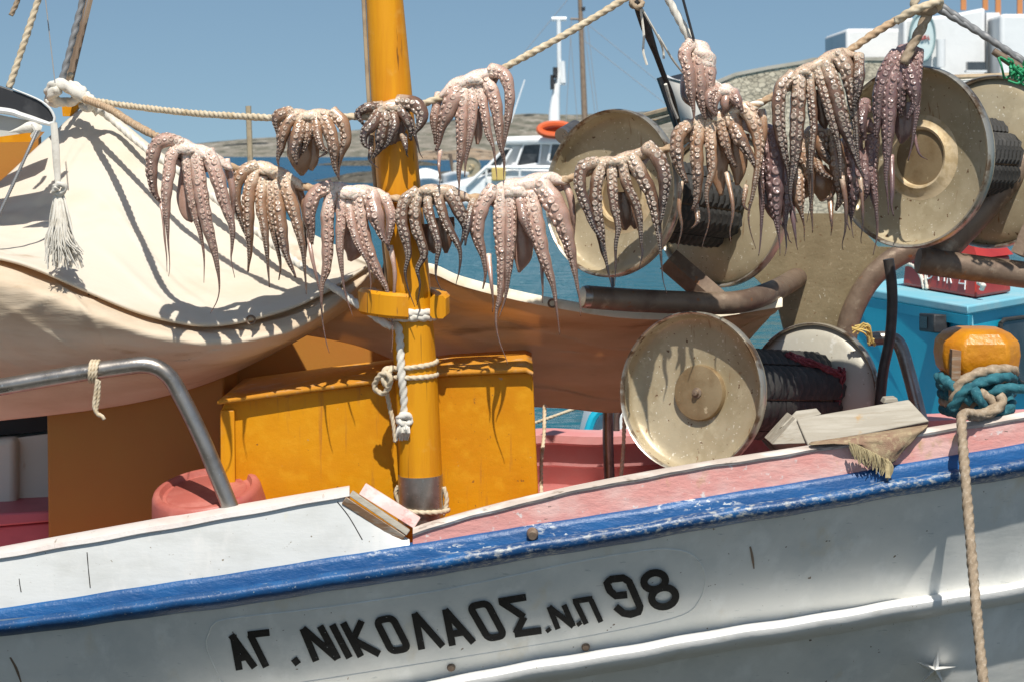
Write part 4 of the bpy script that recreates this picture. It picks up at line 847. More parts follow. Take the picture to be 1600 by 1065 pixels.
MB().grid([[q + np.array((0, -.012, .012)) for q in G[0]], [q + np.array((0, -.016, -.026)) for q in G[0]]][::-1] + [[q + np.array((0, .03, .014)) for q in G[0]]]).build("hem", M['hem'], cv, angle=180)
for (x, y, Y) in ((145, 462, 8.42), (863, 474, 8.955), (392, 500, 8.44)):
    t_ = P(x, y, Y); MB().tube([t_ + .017 * np.array((math.cos(a), 0, math.sin(a))) for a in np.linspace(0, 2 * math.pi, 16)], .005, 6).build("eyelet", M['rust'], cv)

# ================================================================ NET HAULER REELS
def net_reel(label, cx, cy, Y, yaw, tilt, rad, gap, dm, hubstyle, rback=None, slats=7, drum_r=.17, tread='slat', back_mat=None):
    """dished flange facing the viewer, rubber covered drum, second flange behind"""
    c = P(cx, cy, Y); ax = np.array((math.sin(yaw) * math.cos(tilt), math.cos(yaw) * math.cos(tilt), math.sin(tilt)))   # towards the back
    t = thing("net_reel", label, "net reel", c - np.array((0, 0, rad)), "net reels of the hauler")
    f = -ax; r = rad
    # front dish: raised lip at the edge, sloping in to the hub
    MB().lathe(c, f, [(.24 * r, -.055), (.30 * r, -.058), (.42 * r, -.055), (.60 * r, -.044), (.78 * r, -.032), (.90 * r, -.020), (.94 * r, -.004), (.955 * r, .026), (.97 * r, .03), (.985 * r, .012), (.985 * r, -.010), (.8 * r, -.046), (.4 * r, -.072), (.1 * r, -.074)], 72).build("dish", dm, t, angle=50)
    d_ = MB(); d_.lathe(c, f, [(.955 * r, .026), (.962 * r, .043), (.985 * r, .048), (1.0 * r, .036), (1.0 * r, .004), (.97 * r, -.006)], 72); d_.build("rim", M['rim'], t, angle=60)
    if hubstyle == 'flat':
        h = MB().lathe(c, f, [(.001, -.022), (.12 * r, -.023), (.25 * r, -.027), (.335 * r, -.032), (.347 * r, -.040), (.35 * r, -.062)], 48).build("hub", M['hub'], t, angle=50)
        MB().lathe(c, f, [(.001, .000), (.012, -.002), (.014, -.016), (.022, -.018), (.024, -.028)], 14).build("bolt", M['rust'], h)
    else:
        h = MB().lathe(c, f, [(.001, -.044), (.2 * r, -.045), (.30 * r, -.048), (.318 * r, -.062)], 48).build("hub", M['hub'], t, angle=50)
        MB().lathe(c, f, [(.30 * r, -.050), (.315 * r, -.036), (.34 * r, -.032), (.375 * r, -.040), (.42 * r, -.049), (.47 * r, -.0515)], 48).build("hub_ring", M['hub_ring'], h)
    # drum
    MB().lathe(c, ax, [(drum_r * .9, .085), (drum_r * .9, gap - .06)], 32).build("drum", M['rust'], t)
    hx = unit(np.cross(ax, (0, 0, 1))); hz = np.cross(hx, ax)
    for k in range(slats):
        a0 = 2 * math.pi * k / slats + .35; wd = 2 * math.pi / slats * .47
        mb = MB(); n = 44
        rings = []
        for i in range(n):
            z = .09 + (gap - .15) * i / (n - 1); lug = .008 if i % 3 else -.003
            rr = drum_r + .012
            arc = np.linspace(a0 - wd, a0 + wd, 9)
            outer = [c + ax * (z + .010 * math.sin(abs(j - 4) * 1.2)) + (rr + lug * (1 if j % 2 else .3) - .012 * abs(j - 4) ** 2 / 16) * (math.cos(a) * hx + math.sin(a) * hz) for j, a in enumerate(arc)]
            inner = [c + ax * z + (rr - .022) * (math.cos(a) * hx + math.sin(a) * hz) for a in arc[::-1]]
            rings.append(outer + inner)
        mb.loops(rings); mb.build("tyre_strip", M['rubber'], t, angle=30)
    # back flange: dish facing the other way, seen from inside
    rb = rback or rad; c2 = c + ax * gap
    MB().lathe(c2, f, [(.14 * rb, .05), (.3 * rb, .045), (.55 * rb, .028), (.8 * rb, .010), (.95 * rb, -.008), (.97 * rb, -.018), (.95 * rb, -.024), (.5 * rb, .014), (.1 * rb, .03)], 64).build("back_dish", back_mat or dm, t, angle=50)
    MB().lathe(c2, f, [(.955 * rb, -.002), (.965 * rb, .012), (.985 * rb, .015), (1.0 * rb, .004), (1.0 * rb, -.026), (.96 * rb, -.034)], 64).build("back_rim", M['rim'], t, angle=60)
    return t, c, ax, hx, hz
r1, c1, a1, h1, k1 = net_reel("lower net reel with a flat hub disc, standing on deck behind the pink bulwark", 1085, 613, 8.50, R(34), R(-6), 127 * S(8.50), 1.12, M['flange'], 'flat', rback=113 * S(9.43), drum_r=.185, back_mat=M['flange_grey'])
r2, c2_, a2, h2, k2 = net_reel("upper left net reel, its dish behind the hanging octopuses beside the mast", 961, 303, 8.55, R(42), R(-6), 131 * S(8.55), .74, M['flange'], 'ring', drum_r=.16)
r3, c3, a3, h3, k3 = net_reel("upper right net reel with a pale worn hub ring on its large dish", 1428, 246, 8.42, R(43), R(-2), 142 * S(8.42), .62, M['flange'], 'ring', drum_r=.17)
# axle stub behind the left dish
MB().tube([P(878, 213, 9.0), P(900, 200, 9.1)], .036, 14).build("axle_stub", M['steel'], r2)
# netting scraps caught on the drums
mb = MB()
for k in range(16):
    mb.tube([P(1234 + 15 * j + random.uniform(-7, 7), 556 + 5.5 * j + random.uniform(-6, 6), 9.0 + .05 * j + random.uniform(-.02, .02)) for j in range(6)], .006, 5, n=22)
for k in range(12):
    mb.tube([P(1316 - 2.2 * j + random.uniform(-6, 6), 578 + 13 * j + random.uniform(-6, 6), 9.26 + random.uniform(-.03, .03)) for j in range(6)], .006, 5, n=22)
mb.build("netting_scrap", M['twine_red'], r1)

# hauler frame: steel plate and pipe arms
hf = thing("hauler_frame", "rusty hauler frame with speckled steel plate and thick pipe arms", "frame", P(1270, 660, 9.4))
Yq = 9.64
pl = [(1240, 334), (1326, 334), (1372, 386), (1440, 388), (1432, 396), (1392, 412), (1360, 438), (1336, 470), (1318, 505), (1312, 560), (1310, 700), (1226, 700), (1226, 520), (1214, 470), (1196, 450), (1176, 430), (1200, 385)]
mb = MB(); mb.prism([P(x, y, Yq) for x, y in pl], (0, .04, 0)); mb.build("plate", M['plate'], hf, angle=30)
mb = MB(); cv2 = catmull([P(x, y, Yq - .03) for x, y in ((1470, 372), (1440, 384), (1400, 402), (1366, 430), (1342, 465), (1325, 510), (1318, 580), (1316, 700))], 40); mb.tube(cv2, .052, 14, flat=.8); mb.build("curved_bar", M['rust'], hf)
mb = MB(); mb.tube([P(1318, 700, Yq - .09), P(1318, 600, Yq - .09)], .03, 12); mb.build("foot", M['rust'], hf)
a = [P(916, 464, 8.66), P(1000, 470, 8.74), P(1120, 474, 8.86), P(1165, 470, 8.92), P(1196, 460, 9.05), P(1222, 448, 9.4), P(1262, 424, 9.85)]
mb = MB(); mb.tube(a, 18 * S(8.75), 22, n=40); pa = mb.build("pipe_arm", M['rust'], hf, angle=60)
MB().lathe(P(914, 464, 8.655), unit(a[0] - a[1]), [(.001, .012), (16 * S(8.66), .012), (17.5 * S(8.66), .004), (17.5 * S(8.66), -.02)], 26).build("end_cap", M['steel'], pa)
mb = MB(); bar = [P(1044, 405, 8.95), P(1128, 478, 8.93)]; mb.tube(bar, .055, 4, flat=.5); mb.build("bracket", M['rust'], hf, angle=20)
mb = MB(); mb.tube([P(957, 418, 8.9), P(957, 462, 8.75)], .008, 8); mb.build("pin", M['steel'], hf)
b_ = [P(1440, 408, 8.62), P(1520, 419, 8.64), P(1680, 440, 8.70)]
mb = MB(); mb.tube(b_, 21 * S(8.62), 22, n=20); pb2 = mb.build("pipe_arm", M['rust'], hf, angle=60)
MB().lathe(P(1438, 407.8, 8.62), unit(b_[0] - b_[1]), [(.001, .01), (19 * S(8.6), .01), (20.5 * S(8.6), .002), (20.5 * S(8.6), -.02)], 26).build("end_cap", M['rust'], pb2)
d_ = [P(1462, 402, 8.70), P(1530, 330, 8.74), P(1640, 205, 8.82)]
mb = MB(); mb.tube(d_, 24 * S(8.7), 22, n=20); mb.build("pipe_arm", M['rust'], hf, angle=60)
mb = MB(); mb.tube([P(1595, 400, 8.60), P(1640, 300, 8.62)], 17 * S(8.6), 4, flat=.5); mb.build("bracket", M['rust'], hf, angle=20)
mb = MB(); mb.tube([P(x, y, 9.1) for x, y in ((1388, 405), (1393, 440), (1394, 480), (1390, 530), (1380, 580), (1374, 640))], 8.5 * S(9.1), 12, n=40); mb.build("hose", M['hose'], hf)

# yellow twine on the back dish
t = MB()
for k in range(7): t.tube([P(1330 + 12 * random.random(), 508 + 14 * random.random(), 9.25), P(1345 + 12 * random.random(), 504 + 18 * random.random(), 9.24), P(1356 + 6 * random.random(), 520 + 8 * random.random(), 9.26), P(1356 + 12 * random.random(), 528 + 18 * random.random(), 9.27)], .0048, 6, n=14)
tag(t.build("twine", M['twine_yel']), "yellow twine knotted round the hoop rail by the grey dish", "twine")

# ================================================================ deck clutter
tub = thing("plastic_tub", "faded red plastic tub upside down behind the white bulwark", "tub", P(330, 860, 8.5))
tax = unit((-.10, -.26, 1.0)); tc0 = P(334, 838, 8.46)
MB().lathe(tc0, tax, [(.262, -.10), (.256, .0), (.243, .10), (.226, .205), (.218, .222), (.204, .228), (.192, .226), (.182, .206), (.168, .203), (.160, .212), (.001, .214)], 56).build("tub_body", M['tub'], tub, angle=50)

pk = thing("wooden_beam", "weathered grey timber beam lying against the rail in front of the net reel", "beam", P(1330, 700, 8.5))
bt = [P(1244, 653, 8.38), P(1262, 695, 8.30), P(1452, 657, 8.34), P(1420, 623, 8.44)]
mb = MB(); dpt = np.array((.03, .16, -.12)); mb.hexa([bt[1], bt[2], bt[3], bt[0]] + [q + dpt for q in (bt[1], bt[2], bt[3], bt[0])]); mb.build("beam", M['wood'], pk, bevel=.006)
mb = MB(); e = [P(1206, 694, 8.36), P(1266, 692, 8.32), P(1244, 652, 8.395)]; mb.prism(e, (-.01, .20, 0)); mb.build("end_wedge", M['wood'], pk, bevel=.005)
mb = MB(); e = [P(1218, 668, 8.46), P(1248, 655, 8.42), P(1284, 646, 8.42), P(1276, 637, 8.46), P(1244, 641, 8.46)]; mb.prism(e, (.0, .06, -.02)); mb.build("chip", M['wood'], pk, bevel=.004)
mb = MB(); e = [P(1380, 630, 8.5), P(1404, 628, 8.5), P(1402, 621, 8.5), P(1384, 622, 8.5)]; mb.prism(e, (0, .08, 0)); mb.build("chip", M['wood'], pk, bevel=.004)

# sackcloth over the rail
sk = thing("sackcloth", "frayed brown sackcloth hanging in a point over the pink bulwark", "cloth", P(1386, 745, 8.1))
def yo(x): return Yr(x) + .040
rows = [[(1268, 690, .12), (1330, 681, .12), (1390, 672, .12), (1450, 663, .12)], [(1268, 694, .045), (1330, 687, .04), (1390, 680, .034), (1446, 668, .045)], [(1322, 690, .036), (1348, 694, .024), (1392, 697, .014), (1430, 684, .036)], [(1342, 696, .03), (1366, 710, .018), (1390, 714, .012), (1412, 704, .03)], [(1380, 722, .026), (1386, 724, .02), (1391, 724, .02), (1398, 720, .026)]]
MB().grid(sheet([[(x, y, Yr(x) + o) for x, y, o in r] for r in rows], 30, 26, .003, 5)).build("cloth", M['cloth'], sk, angle=180, solid=.004)
mb = MB()
for i in range(70):
    s = random.random(); x0 = 1326 + 64 * s; y0 = 690 + 30 * s ** 1.2; L_ = 18 + 14 * random.random()
    o = Yr(x0) + .012 - .01 * random.random()
    mb.tube([P(x0, y0, o), P(x0 + 4 + random.uniform(-3, 3), y0 + L_ * .5, o), P(x0 + 8 * (1 - s) + random.uniform(-4, 4), y0 + L_, o + .004)], [.0036, .003, .0016], 5, n=7)
for i in range(10):
    mb.tube([P(1386 + random.uniform(-4, 4), 715, Yr(1386) + .012), P(1386 + random.uniform(-3, 5), 746, Yr(1386) - .02)], .003, 5)
mb.build("fringe", M['fringe'], sk)

# ================================================================ ROPES
YR = 8.25
def rope_thing(name, label, pts, rpx, mat, Y=YR, cat="rope", group=None, **kw):
    q = [P(p[0], p[1], p[2] if len(p) > 2 else Y) for p in pts]
    return tag(MB().rope(q, rpx * S(Y), **kw).build(name, mat, angle=180), label, cat, group)
G_ = "ropes the octopuses hang on"
rope_thing("drying_rope", "upper natural fibre rope passing in front of the mast with three octopuses", [(120, 152, 9.4), (180, 163, 9.15), (300, 177, 8.65), (430, 185, 8.2), (490, 189, 8.19), (545, 183, 8.23), (600, 181), (680, 156), (735, 135), (790, 105), (880, 56), (970, 2), (1060, -60)], 5.6, M['rope'], group=G_)
rope_thing("drying_rope", "lower fibre rope sagging from the left knot up to the top right knot", [(128, 154, 9.4), (170, 170, 9.0), (205, 192, 8.55), (240, 211, 8.15), (300, 238, 8.09), (364, 262, 8.20), (425, 284, 8.255), (480, 293, 8.24), (550, 305), (620, 311), (680, 311), (750, 308), (800, 298), (880, 282), (960, 256), (1045, 232), (1120, 192), (1190, 160), (1240, 132), (1290, 100), (1332, 76), (1370, 50), (1412, 26), (1462, 6)], 6.2, M['rope_tan'], group=G_)
rope_thing("hanging_rope", "short rope from above holding the two pink octopuses over the dark bow", [(1028, -40), (1048, 6), (1078, 62), (1104, 118), (1130, 142), (1160, 168), (1192, 160)], 6.5, M['rope_white'])
rope_thing("halyard", "white rope running down from the left knot to the mast below the collar", [(140, 160, 9.38), (180, 192, 9.42), (235, 238, 9.30), (300, 282, 9.16), (380, 345, 8.94), (460, 408, 8.68), (540, 462, 8.42), (590, 497, 8.28), (612, 511, 8.27)], 6.4, M['rope_white'])
# thick coil at the left end
kn = thing("rope_knot", "thick white rope knot at the top of the awning, left end of the ropes", "knot", P(120, 190, 9.44))
for nm, pts, r in (("coil", [(84, 158, 9.50), (78, 146, 9.44), (84, 134, 9.38), (100, 133, 9.36), (122, 147, 9.36), (140, 160, 9.38), (156, 176, 9.39)], 9.50), ("coil", [(92, 140, 9.34), (80, 148, 9.36), (88, 158, 9.40), (108, 160, 9.42), (122, 152, 9.38), (128, 142, 9.40), (110, 132, 9.44)], 8), ("coil", [(88, 162, 9.39), (76, 158, 9.44), (80, 150, 9.50)], 7), ("coil", [(134, 148, 9.40), (144, 158, 9.34), (140, 170, 9.36), (128, 166, 9.42)], 6.5)):
    MB().rope([P(*q) for q in pts], r * S(9.4)).build(nm, M['rope_white'], kn, angle=180)
# tassel
ts = thing("rope_tassel", "white rope with a frayed tassel hanging before the awning", "rope", P(95, 430, 8.28))
MB().tube([P(84, 192, 8.28), P(86, 215, 8.28), P(88, 250, 8.28), P(91, 292, 8.28)], [.014, .016, .015, .011], 10, n=16, flat=.6).build("strap", M['rope_white'], ts)
MB().rope([P(84, 294, 8.28), P(92, 288, 8.25), P(101, 292, 8.26), (P(96, 302, 8.27)), P(84, 300, 8.27), P(90, 292, 8.25)], .012).build("knot", M['rope_white'], ts, angle=180)
mb = MB()
for i in range(150):
    a = random.gauss(0, 1); s = random.uniform(.7, 1); xe = 100 + 17 * max(-1.6, min(1.7, a)); dy = random.uniform(-.05, .05)
    p = [P(92 + a * 2, 300, 8.28), P(94 + a * 5 + random.uniform(-4, 4), 340, 8.27 + dy * .5), P(95 + a * 8 + random.uniform(-6, 6), 375, 8.27 + dy), P(xe + random.uniform(-3, 3), 300 + 122 * s, 8.27 + dy)]
    mb.tube(p, [.003, .0036, .003, .002], 5, n=10)
mb.build("frayed_strands", M['rope_white'], ts)
# mast lashing and hanging knotted rope
ml = thing("mast_lashing", "fibre rope wound twice round the mast and tied in a loose loop", "rope", P(640, 720, YM))
def wrap(y0, y1, r, cx0, cx1, a0=-200, a1=20, n=26, Rm=35.0):
    o = []
    for t in np.linspace(0, 1, n):
        a = R(a0 + (a1 - a0) * t); y = y0 + (y1 - y0) * t; c = P(cx0 + (cx1 - cx0) * t, y, YM); o.append(c + np.array((math.cos(a) * Rm * S(YM), math.sin(a) * Rm * S(YM), 0)))
    return o
for y0, y1 in ((578, 562), (588, 584)): MB().rope(wrap(y0, y1, 4, 646, 648, -215, 30), 4 * S(YM)).build("turn", M['rope'], ml, angle=180)
MB().rope([P(x, y, Y) for x, y, Y in ((622, 576, 8.32), (604, 576, 8.30), (598, 590, 8.27), (606, 604, 8.27), (610, 590, 8.25), (600, 582, 8.26), (588, 594, 8.29), (586, 606, 8.3), (598, 614, 8.29), (608, 602, 8.27), (606, 588, 8.28), (612, 574, 8.3))], 4.6 * S(8.3)).build("loop_knot", M['rope'], ml, angle=180)
MB().rope([P(x, y, 8.33) for x, y in ((604, 612), (610, 640), (615, 664), (618, 690))], 3.6 * S(8.3)).build("tail", M['rope'], ml, angle=180)
mr_ = thing("collar_rope", "white rope hitched under the collar, hanging to a knot with frayed end", "rope", P(630, 690, 8.3))
for y in (486, 493): MB().rope(wrap(y, y + 2, 5, 641, 642, -150, 20), 6.5 * S(YM)).build("hitch", M['rope_white'], mr_, angle=180)
MB().rope([P(x, y, Y) for x, y, Y in ((612, 511, 8.31), (622, 508, 8.30), (625, 530, 8.29), (627, 580, 8.28), (631, 620, 8.29), (632, 652, 8.30))], 6.6 * S(8.3), pitch=.11).build("fall", M['rope_white'], mr_, angle=180)
MB().rope([P(x, y, Y) for x, y, Y in ((622, 656, 8.30), (630, 648, 8.27), (642, 652, 8.29), (636, 662, 8.28), (624, 658, 8.27), (632, 650, 8.31))], 6 * S(8.3)).build("end_knot", M['rope_white'], mr_, angle=180)
mb = MB()
for i in range(60):
    a = random.uniform(-1, 1); mb.tube([P(630 + 5 * a, 658, 8.29 + random.uniform(-.02, .02)), P(630 + 10 * a, 672, 8.285 + random.uniform(-.03, .03)), P(629 + 9 * a + random.uniform(-2, 2), 680 + 8 * random.random(), 8.29)], [.004, .0045, .002], 5, n=6)
mb.build("frayed_end", M['rope_white'], mr_)
bs = thing("base_rope", "thin rope looped round the metal foot of the mast", "rope", P(660, 800, YM))
MB().rope(wrap(790, 797, 3, 660, 662, -200, 30, Rm=39), 4 * S(YM)).build("loop", M['rope'], bs, angle=180)
MB().rope([P(x, y, 8.36) for x, y in ((622, 758), (618, 770), (624, 786))], 3 * S(YM)).build("loop", M['rope'], bs, angle=180)
MB().rope([P(x, y, 8.36) for x, y in ((693, 760), (698, 780), (694, 800), (690, 806))], 3.6 * S(YM)).build("loop", M['rope'], bs, angle=180)
# top left rigging
rope_thing("stay_rope", "leftmost fibre rope slanting up out of view above the black roof tip", [(14, 138, 8.8), (40, 60, 8.8), (66, -20, 8.8)], 5.2, M['rope'], Y=8.8)
rope_thing("loose_rope_end", "short loose rope end at the upper left edge", [(30, -20, 8.8), (27, 2, 8.8), (20, 18, 8.8), (17, 25, 8.8)], 4, M['rope_brown'], Y=8.8)
tag(MB().rope([P(95, 132, 9.4), P(112, 68, 9.4), P(134, -20, 9.4)], 5.2 * S(9.4), strands=2).build("wire_stay", M['wire'], angle=180), "twisted steel wire stay rising from the left knot beside two slats", "wire", "wire stays")
tag(MB().tube([P(86, 130, 8.9), P(70, -10, 8.9)], 1.0 * S(8.9), 6).build("thin_wire", M['grey_line']), "hair thin grey wire left of the twisted steel stay", "wire")
sp = thing("spar_slats", "pair of grey wooden slats rising from the left knot", "slats", P(110, 140, 9.5))
for dx, w in ((0, 4.5), (9, 4.0)):
    q = [P(102 + dx * .8, 134, 9.5), P(136 + dx * 1.1, -20, 9.5)]; MB().tube(q, w * S(9.5), 4, flat=.5).build("slat", M['timber'], sp, angle=20)
MB().ball(P(110, 118, 9.45), 5 * S(9.5)).build("pin", M['rope'], sp)
MB().prism([P(96, 160, 9.62), P(128, 160, 9.62), P(112, 182, 9.62), P(98, 182, 9.62)], (0, .05, 0)).build("yellow_block", M['yellow'], sp)
tag(MB().rope([P(58, 205, 8.6), P(40, 245, 8.55), P(0, 332, 8.5), P(-40, 410, 8.5)], 2.6 * S(8.6), strands=5).build("wire_stay", M['wire'], angle=180), "thin wire stay falling from the knob under the black roof tip", "wire", "wire stays")
# top right: knot, twin wire, green twine
kt = thing("rope_knot", "grey fibre knot at the top right where the lower rope meets the wires", "knot", P(1446, 40, 8.19))
MB().rope([P(x, y, Y) for x, y, Y in ((1400, 34, 8.17), (1424, 18, 8.13), (1450, 8, 8.12), (1468, 2, 8.15), (1462, 14, 8.2), (1440, 20, 8.22), (1428, 8, 8.2), (1434, -8, 8.2), (1436, -30, 8.2))], 6.5 * S(8.2)).build("hitch", M['rope'], kt, angle=180)
MB().ball(P(1450, 16, 8.18), 12 * S(8.2), sc=(1.3, .8, .8)).build("core", M['rope_brown'], kt)
MB().rope([P(1450, 20, 8.19), P(1437, 50, 8.19), P(1424, 74, 8.19), (P(1412, 100, 8.19))], 8 * S(8.2)).build("drop", M['rope_brown'], kt, angle=180)
for i, (a, b2) in enumerate((((1462, 12), (1608, 100)), ((1466, 6), (1640, 128)))):
    tag(MB().rope([P(*a, 8.2), P((a[0] + b2[0]) / 2, (a[1] + b2[1]) / 2 - 1, 8.2), P(*b2, 8.2)], 5.2 * S(8.2), strands=2).build("wire_stay", M['wire'], angle=180), ("lower of the two wires running right from the top right knot", "upper of the two wires running right from the top right knot")[i], "wire", "wire stays")
tag(MB().tube([P(1552, 80, 8.16), P(1570, 92, 8.16), P(1600, 112, 8.16), P(1640, 150, 8.16)], [.014, .018, .017, .014], 10, n=12).build("stay_sleeve", M['rust']), "dark brown sleeve on the twin wires at the right edge", "sleeve")
mb = MB()
for i in range(26):
    c = (1594 + random.gauss(0, 9), 112 + random.gauss(0, 7)); mb.tube([P(c[0] + random.gauss(0, 7), c[1] + random.gauss(0, 7), 8.14 + random.uniform(-.03, .03)) for _ in range(4)], .005, 5, n=12)
tag(mb.build("green_twine", M['rope_green']), "tangle of green twine on the wire stays at the right edge", "twine")
# black strap and cords above the grey bow
st = thing("strap_bundle", "dark strap and cords knotted above the grey bow", "strap", P(1000, 110, 8.6))
MB().tube([P(993, -10, 8.4), P(996, 10, 8.4), P(1012, 50, 8.5), P(1036, 115, 8.7), P(1050, 150, 8.8), P(1062, 195, 9.0)], [.012, .022, .012, .011, .010, .008], 8, n=30, flat=.6).build("strap", M['black'], st)
MB().rope([P(x, y, Y) for x, y, Y in ((985, 2, 8.38), (995, 12, 8.36), (1004, 6, 8.38), (996, -2, 8.4), (986, 8, 8.38), (1000, 14, 8.38))], .010).build("knot", M['rope_brown'], st, angle=180)
MB().tube([P(1001, 14, 8.4), P(1006, 55, 8.4), P(1005, 80, 8.4), P(1011, 102, 8.4)], .0055, 6, n=14).build("cord", M['rope_white'], st); MB().tube([P(1003, 14, 8.4), P(1028, 58, 8.45), P(1036, 78, 8.5), P(1037, 92, 8.5)], .005, 6, n=14).build("cord", M['rope_white'], st); MB().tube([P(1028, 55, 8.45), P(1050, 92, 8.5), P(1070, 118, 8.6)], .005, 6, n=10).build("cord", M['rope_white'], st); MB().tube([P(1040, 132, 8.7), P(1048, 160, 8.75), P(1058, 185, 8.8)], .008, 6, n=10).build("cord", M['rope_white'], st)
tag(MB().tube([P(1062, -20, 8.21), P(1084, 62, 8.21)], .006, 6).build("dark_cord", M['black']), "thin dark cord running beside the short hanging rope", "cord")
# bow mooring ropes
br = thing("bow_rope", "brown and blue ropes wound round the yellow bow post", "rope", P(1526, 650, Yp))
def pwrap(y0, y1, r, mat, a0, a1, rx=50, ry=.19, n=40, nm="turn"):
    o = []
    for t in np.linspace(0, 1, n):
        a = R(a0 + (a1 - a0) * t); c = P(1526, y0 + (y1 - y0) * t, Yp); o.append(c + np.array((math.cos(a) * rx * S(Yp), math.sin(a) * ry, 0)))
    MB().rope(o, r * S(Yp)).build(nm, mat, br, angle=180)
for y0, y1, r, mt, rx in ((590, 584, 8, 'rope_brown', 52), (602, 594, 8.5, 'rope_blue', 54), (616, 608, 8.5, 'rope_blue', 52), (628, 622, 8, 'rope_brown', 50), (640, 636, 8, 'rope_blue', 50)):
    pwrap(y0, y1, r, M[mt], -215, 60, rx)
for mt, r, pts in (('rope_brown', 8.5, [(1490, 628, 8.40), (1500, 600, 8.38), (1530, 582, 8.38), (1570, 577, 8.40), (1586, 580, 8.5)]), ('rope_blue', 8.5, [(1486, 640, 8.40), (1506, 612, 8.36), (1536, 596, 8.36), (1572, 588, 8.39), (1584, 592, 8.5)]), ('rope_blue', 8.5, [(1466, 588, 8.5), (1480, 596, 8.42), (1500, 612, 8.38), (1520, 628, 8.36)]), ('rope_brown', 7.5, [(1530, 612, 8.34), (1546, 622, 8.32), (1560, 636, 8.33), (1572, 640, 8.38)]),
                    ('rope_blue', 8, [(1545, 620, 8.36), (1562, 608, 8.33), (1588, 606, 8.33), (1620, 612, 8.36)]), ('rope_blue', 8, [(1522, 640, 8.36), (1548, 648, 8.33), (1576, 636, 8.35), (1580, 626, 8.42)]), ('rope_brown', 8, [(1560, 616, 8.31), (1566, 628, 8.3), (1552, 642, 8.28), (1528, 650, 8.26), (1512, 648, 8.22)]), ('rope_blue', 8, [(1520, 606, 8.33), (1530, 622, 8.32), (1542, 640, 8.34)])):
    MB().rope([P(*q) for q in pts], r * S(8.45)).build("turn", M[mt], br, angle=180)
tag(MB().rope([P(x, y, Y) for x, y, Y in ((1560, 634, 8.30), (1535, 646, 8.26), (1510, 645, 8.2), (1503, 652, 8.14), (1503, 668, 8.10), (1505, 700, 8.06), (1512, 790, 7.96), (1521, 900, 7.85), (1530, 1000, 7.74), (1538, 1080, 7.66), (1550, 1180, 7.55))], 8.0 * S(8.1), strands=4).build("mooring_rope", M['rope_brown'], angle=180), "brown mooring rope falling over the rail past the hull at the right", "rope")
# rail tie and deck lines
rt = thing("rail_tie", "short pale cord tied round the steel hand rail at the left", "cord", P(150, 655, 8.2))
for dx in (-5, 0, 5):
    c = P(148 + dx, 580, 8.22); MB().rope([c + np.array((.012 * math.sin(a) * .3, .042 * math.cos(a), .042 * math.sin(a))) for a in np.linspace(0, 2 * math.pi, 18)], .0075).build("turn", M['rope'], rt, angle=180)
MB().rope([P(x, y, 8.165) for x, y in ((152, 592), (149, 615), (147, 634), (152, 646), (160, 650), (163, 655))], .008).build("tail", M['rope'], rt, angle=180)
MB().rope([P(x, y, 8.17) for x, y in ((155, 594), (154, 620), (151, 642), (158, 648))], .007).build("tail", M['rope'], rt, angle=180)
rope_thing("deck_line", "pale line hanging at the right edge of the yellow cabin box", [(851, 632, 9.2), (850, 680, 9.1), (846, 720, 9.0), (846, 770, 8.9)], 3, M['rope'], Y=9.1)
rope_thing("deck_line", "pale cord hanging against the rim of the lower net reel", [(976, 640, 9.0), (974, 700, 8.95), (970, 748, 8.9)], 3.2, M['rope'], Y=9.0)
rope_thing("stern_line", "double fibre line running over the water beyond the pink deck", [(836, 660, 12), (870, 648, 12), (905, 636, 12.2)], 2.6, M['rope'], Y=12)

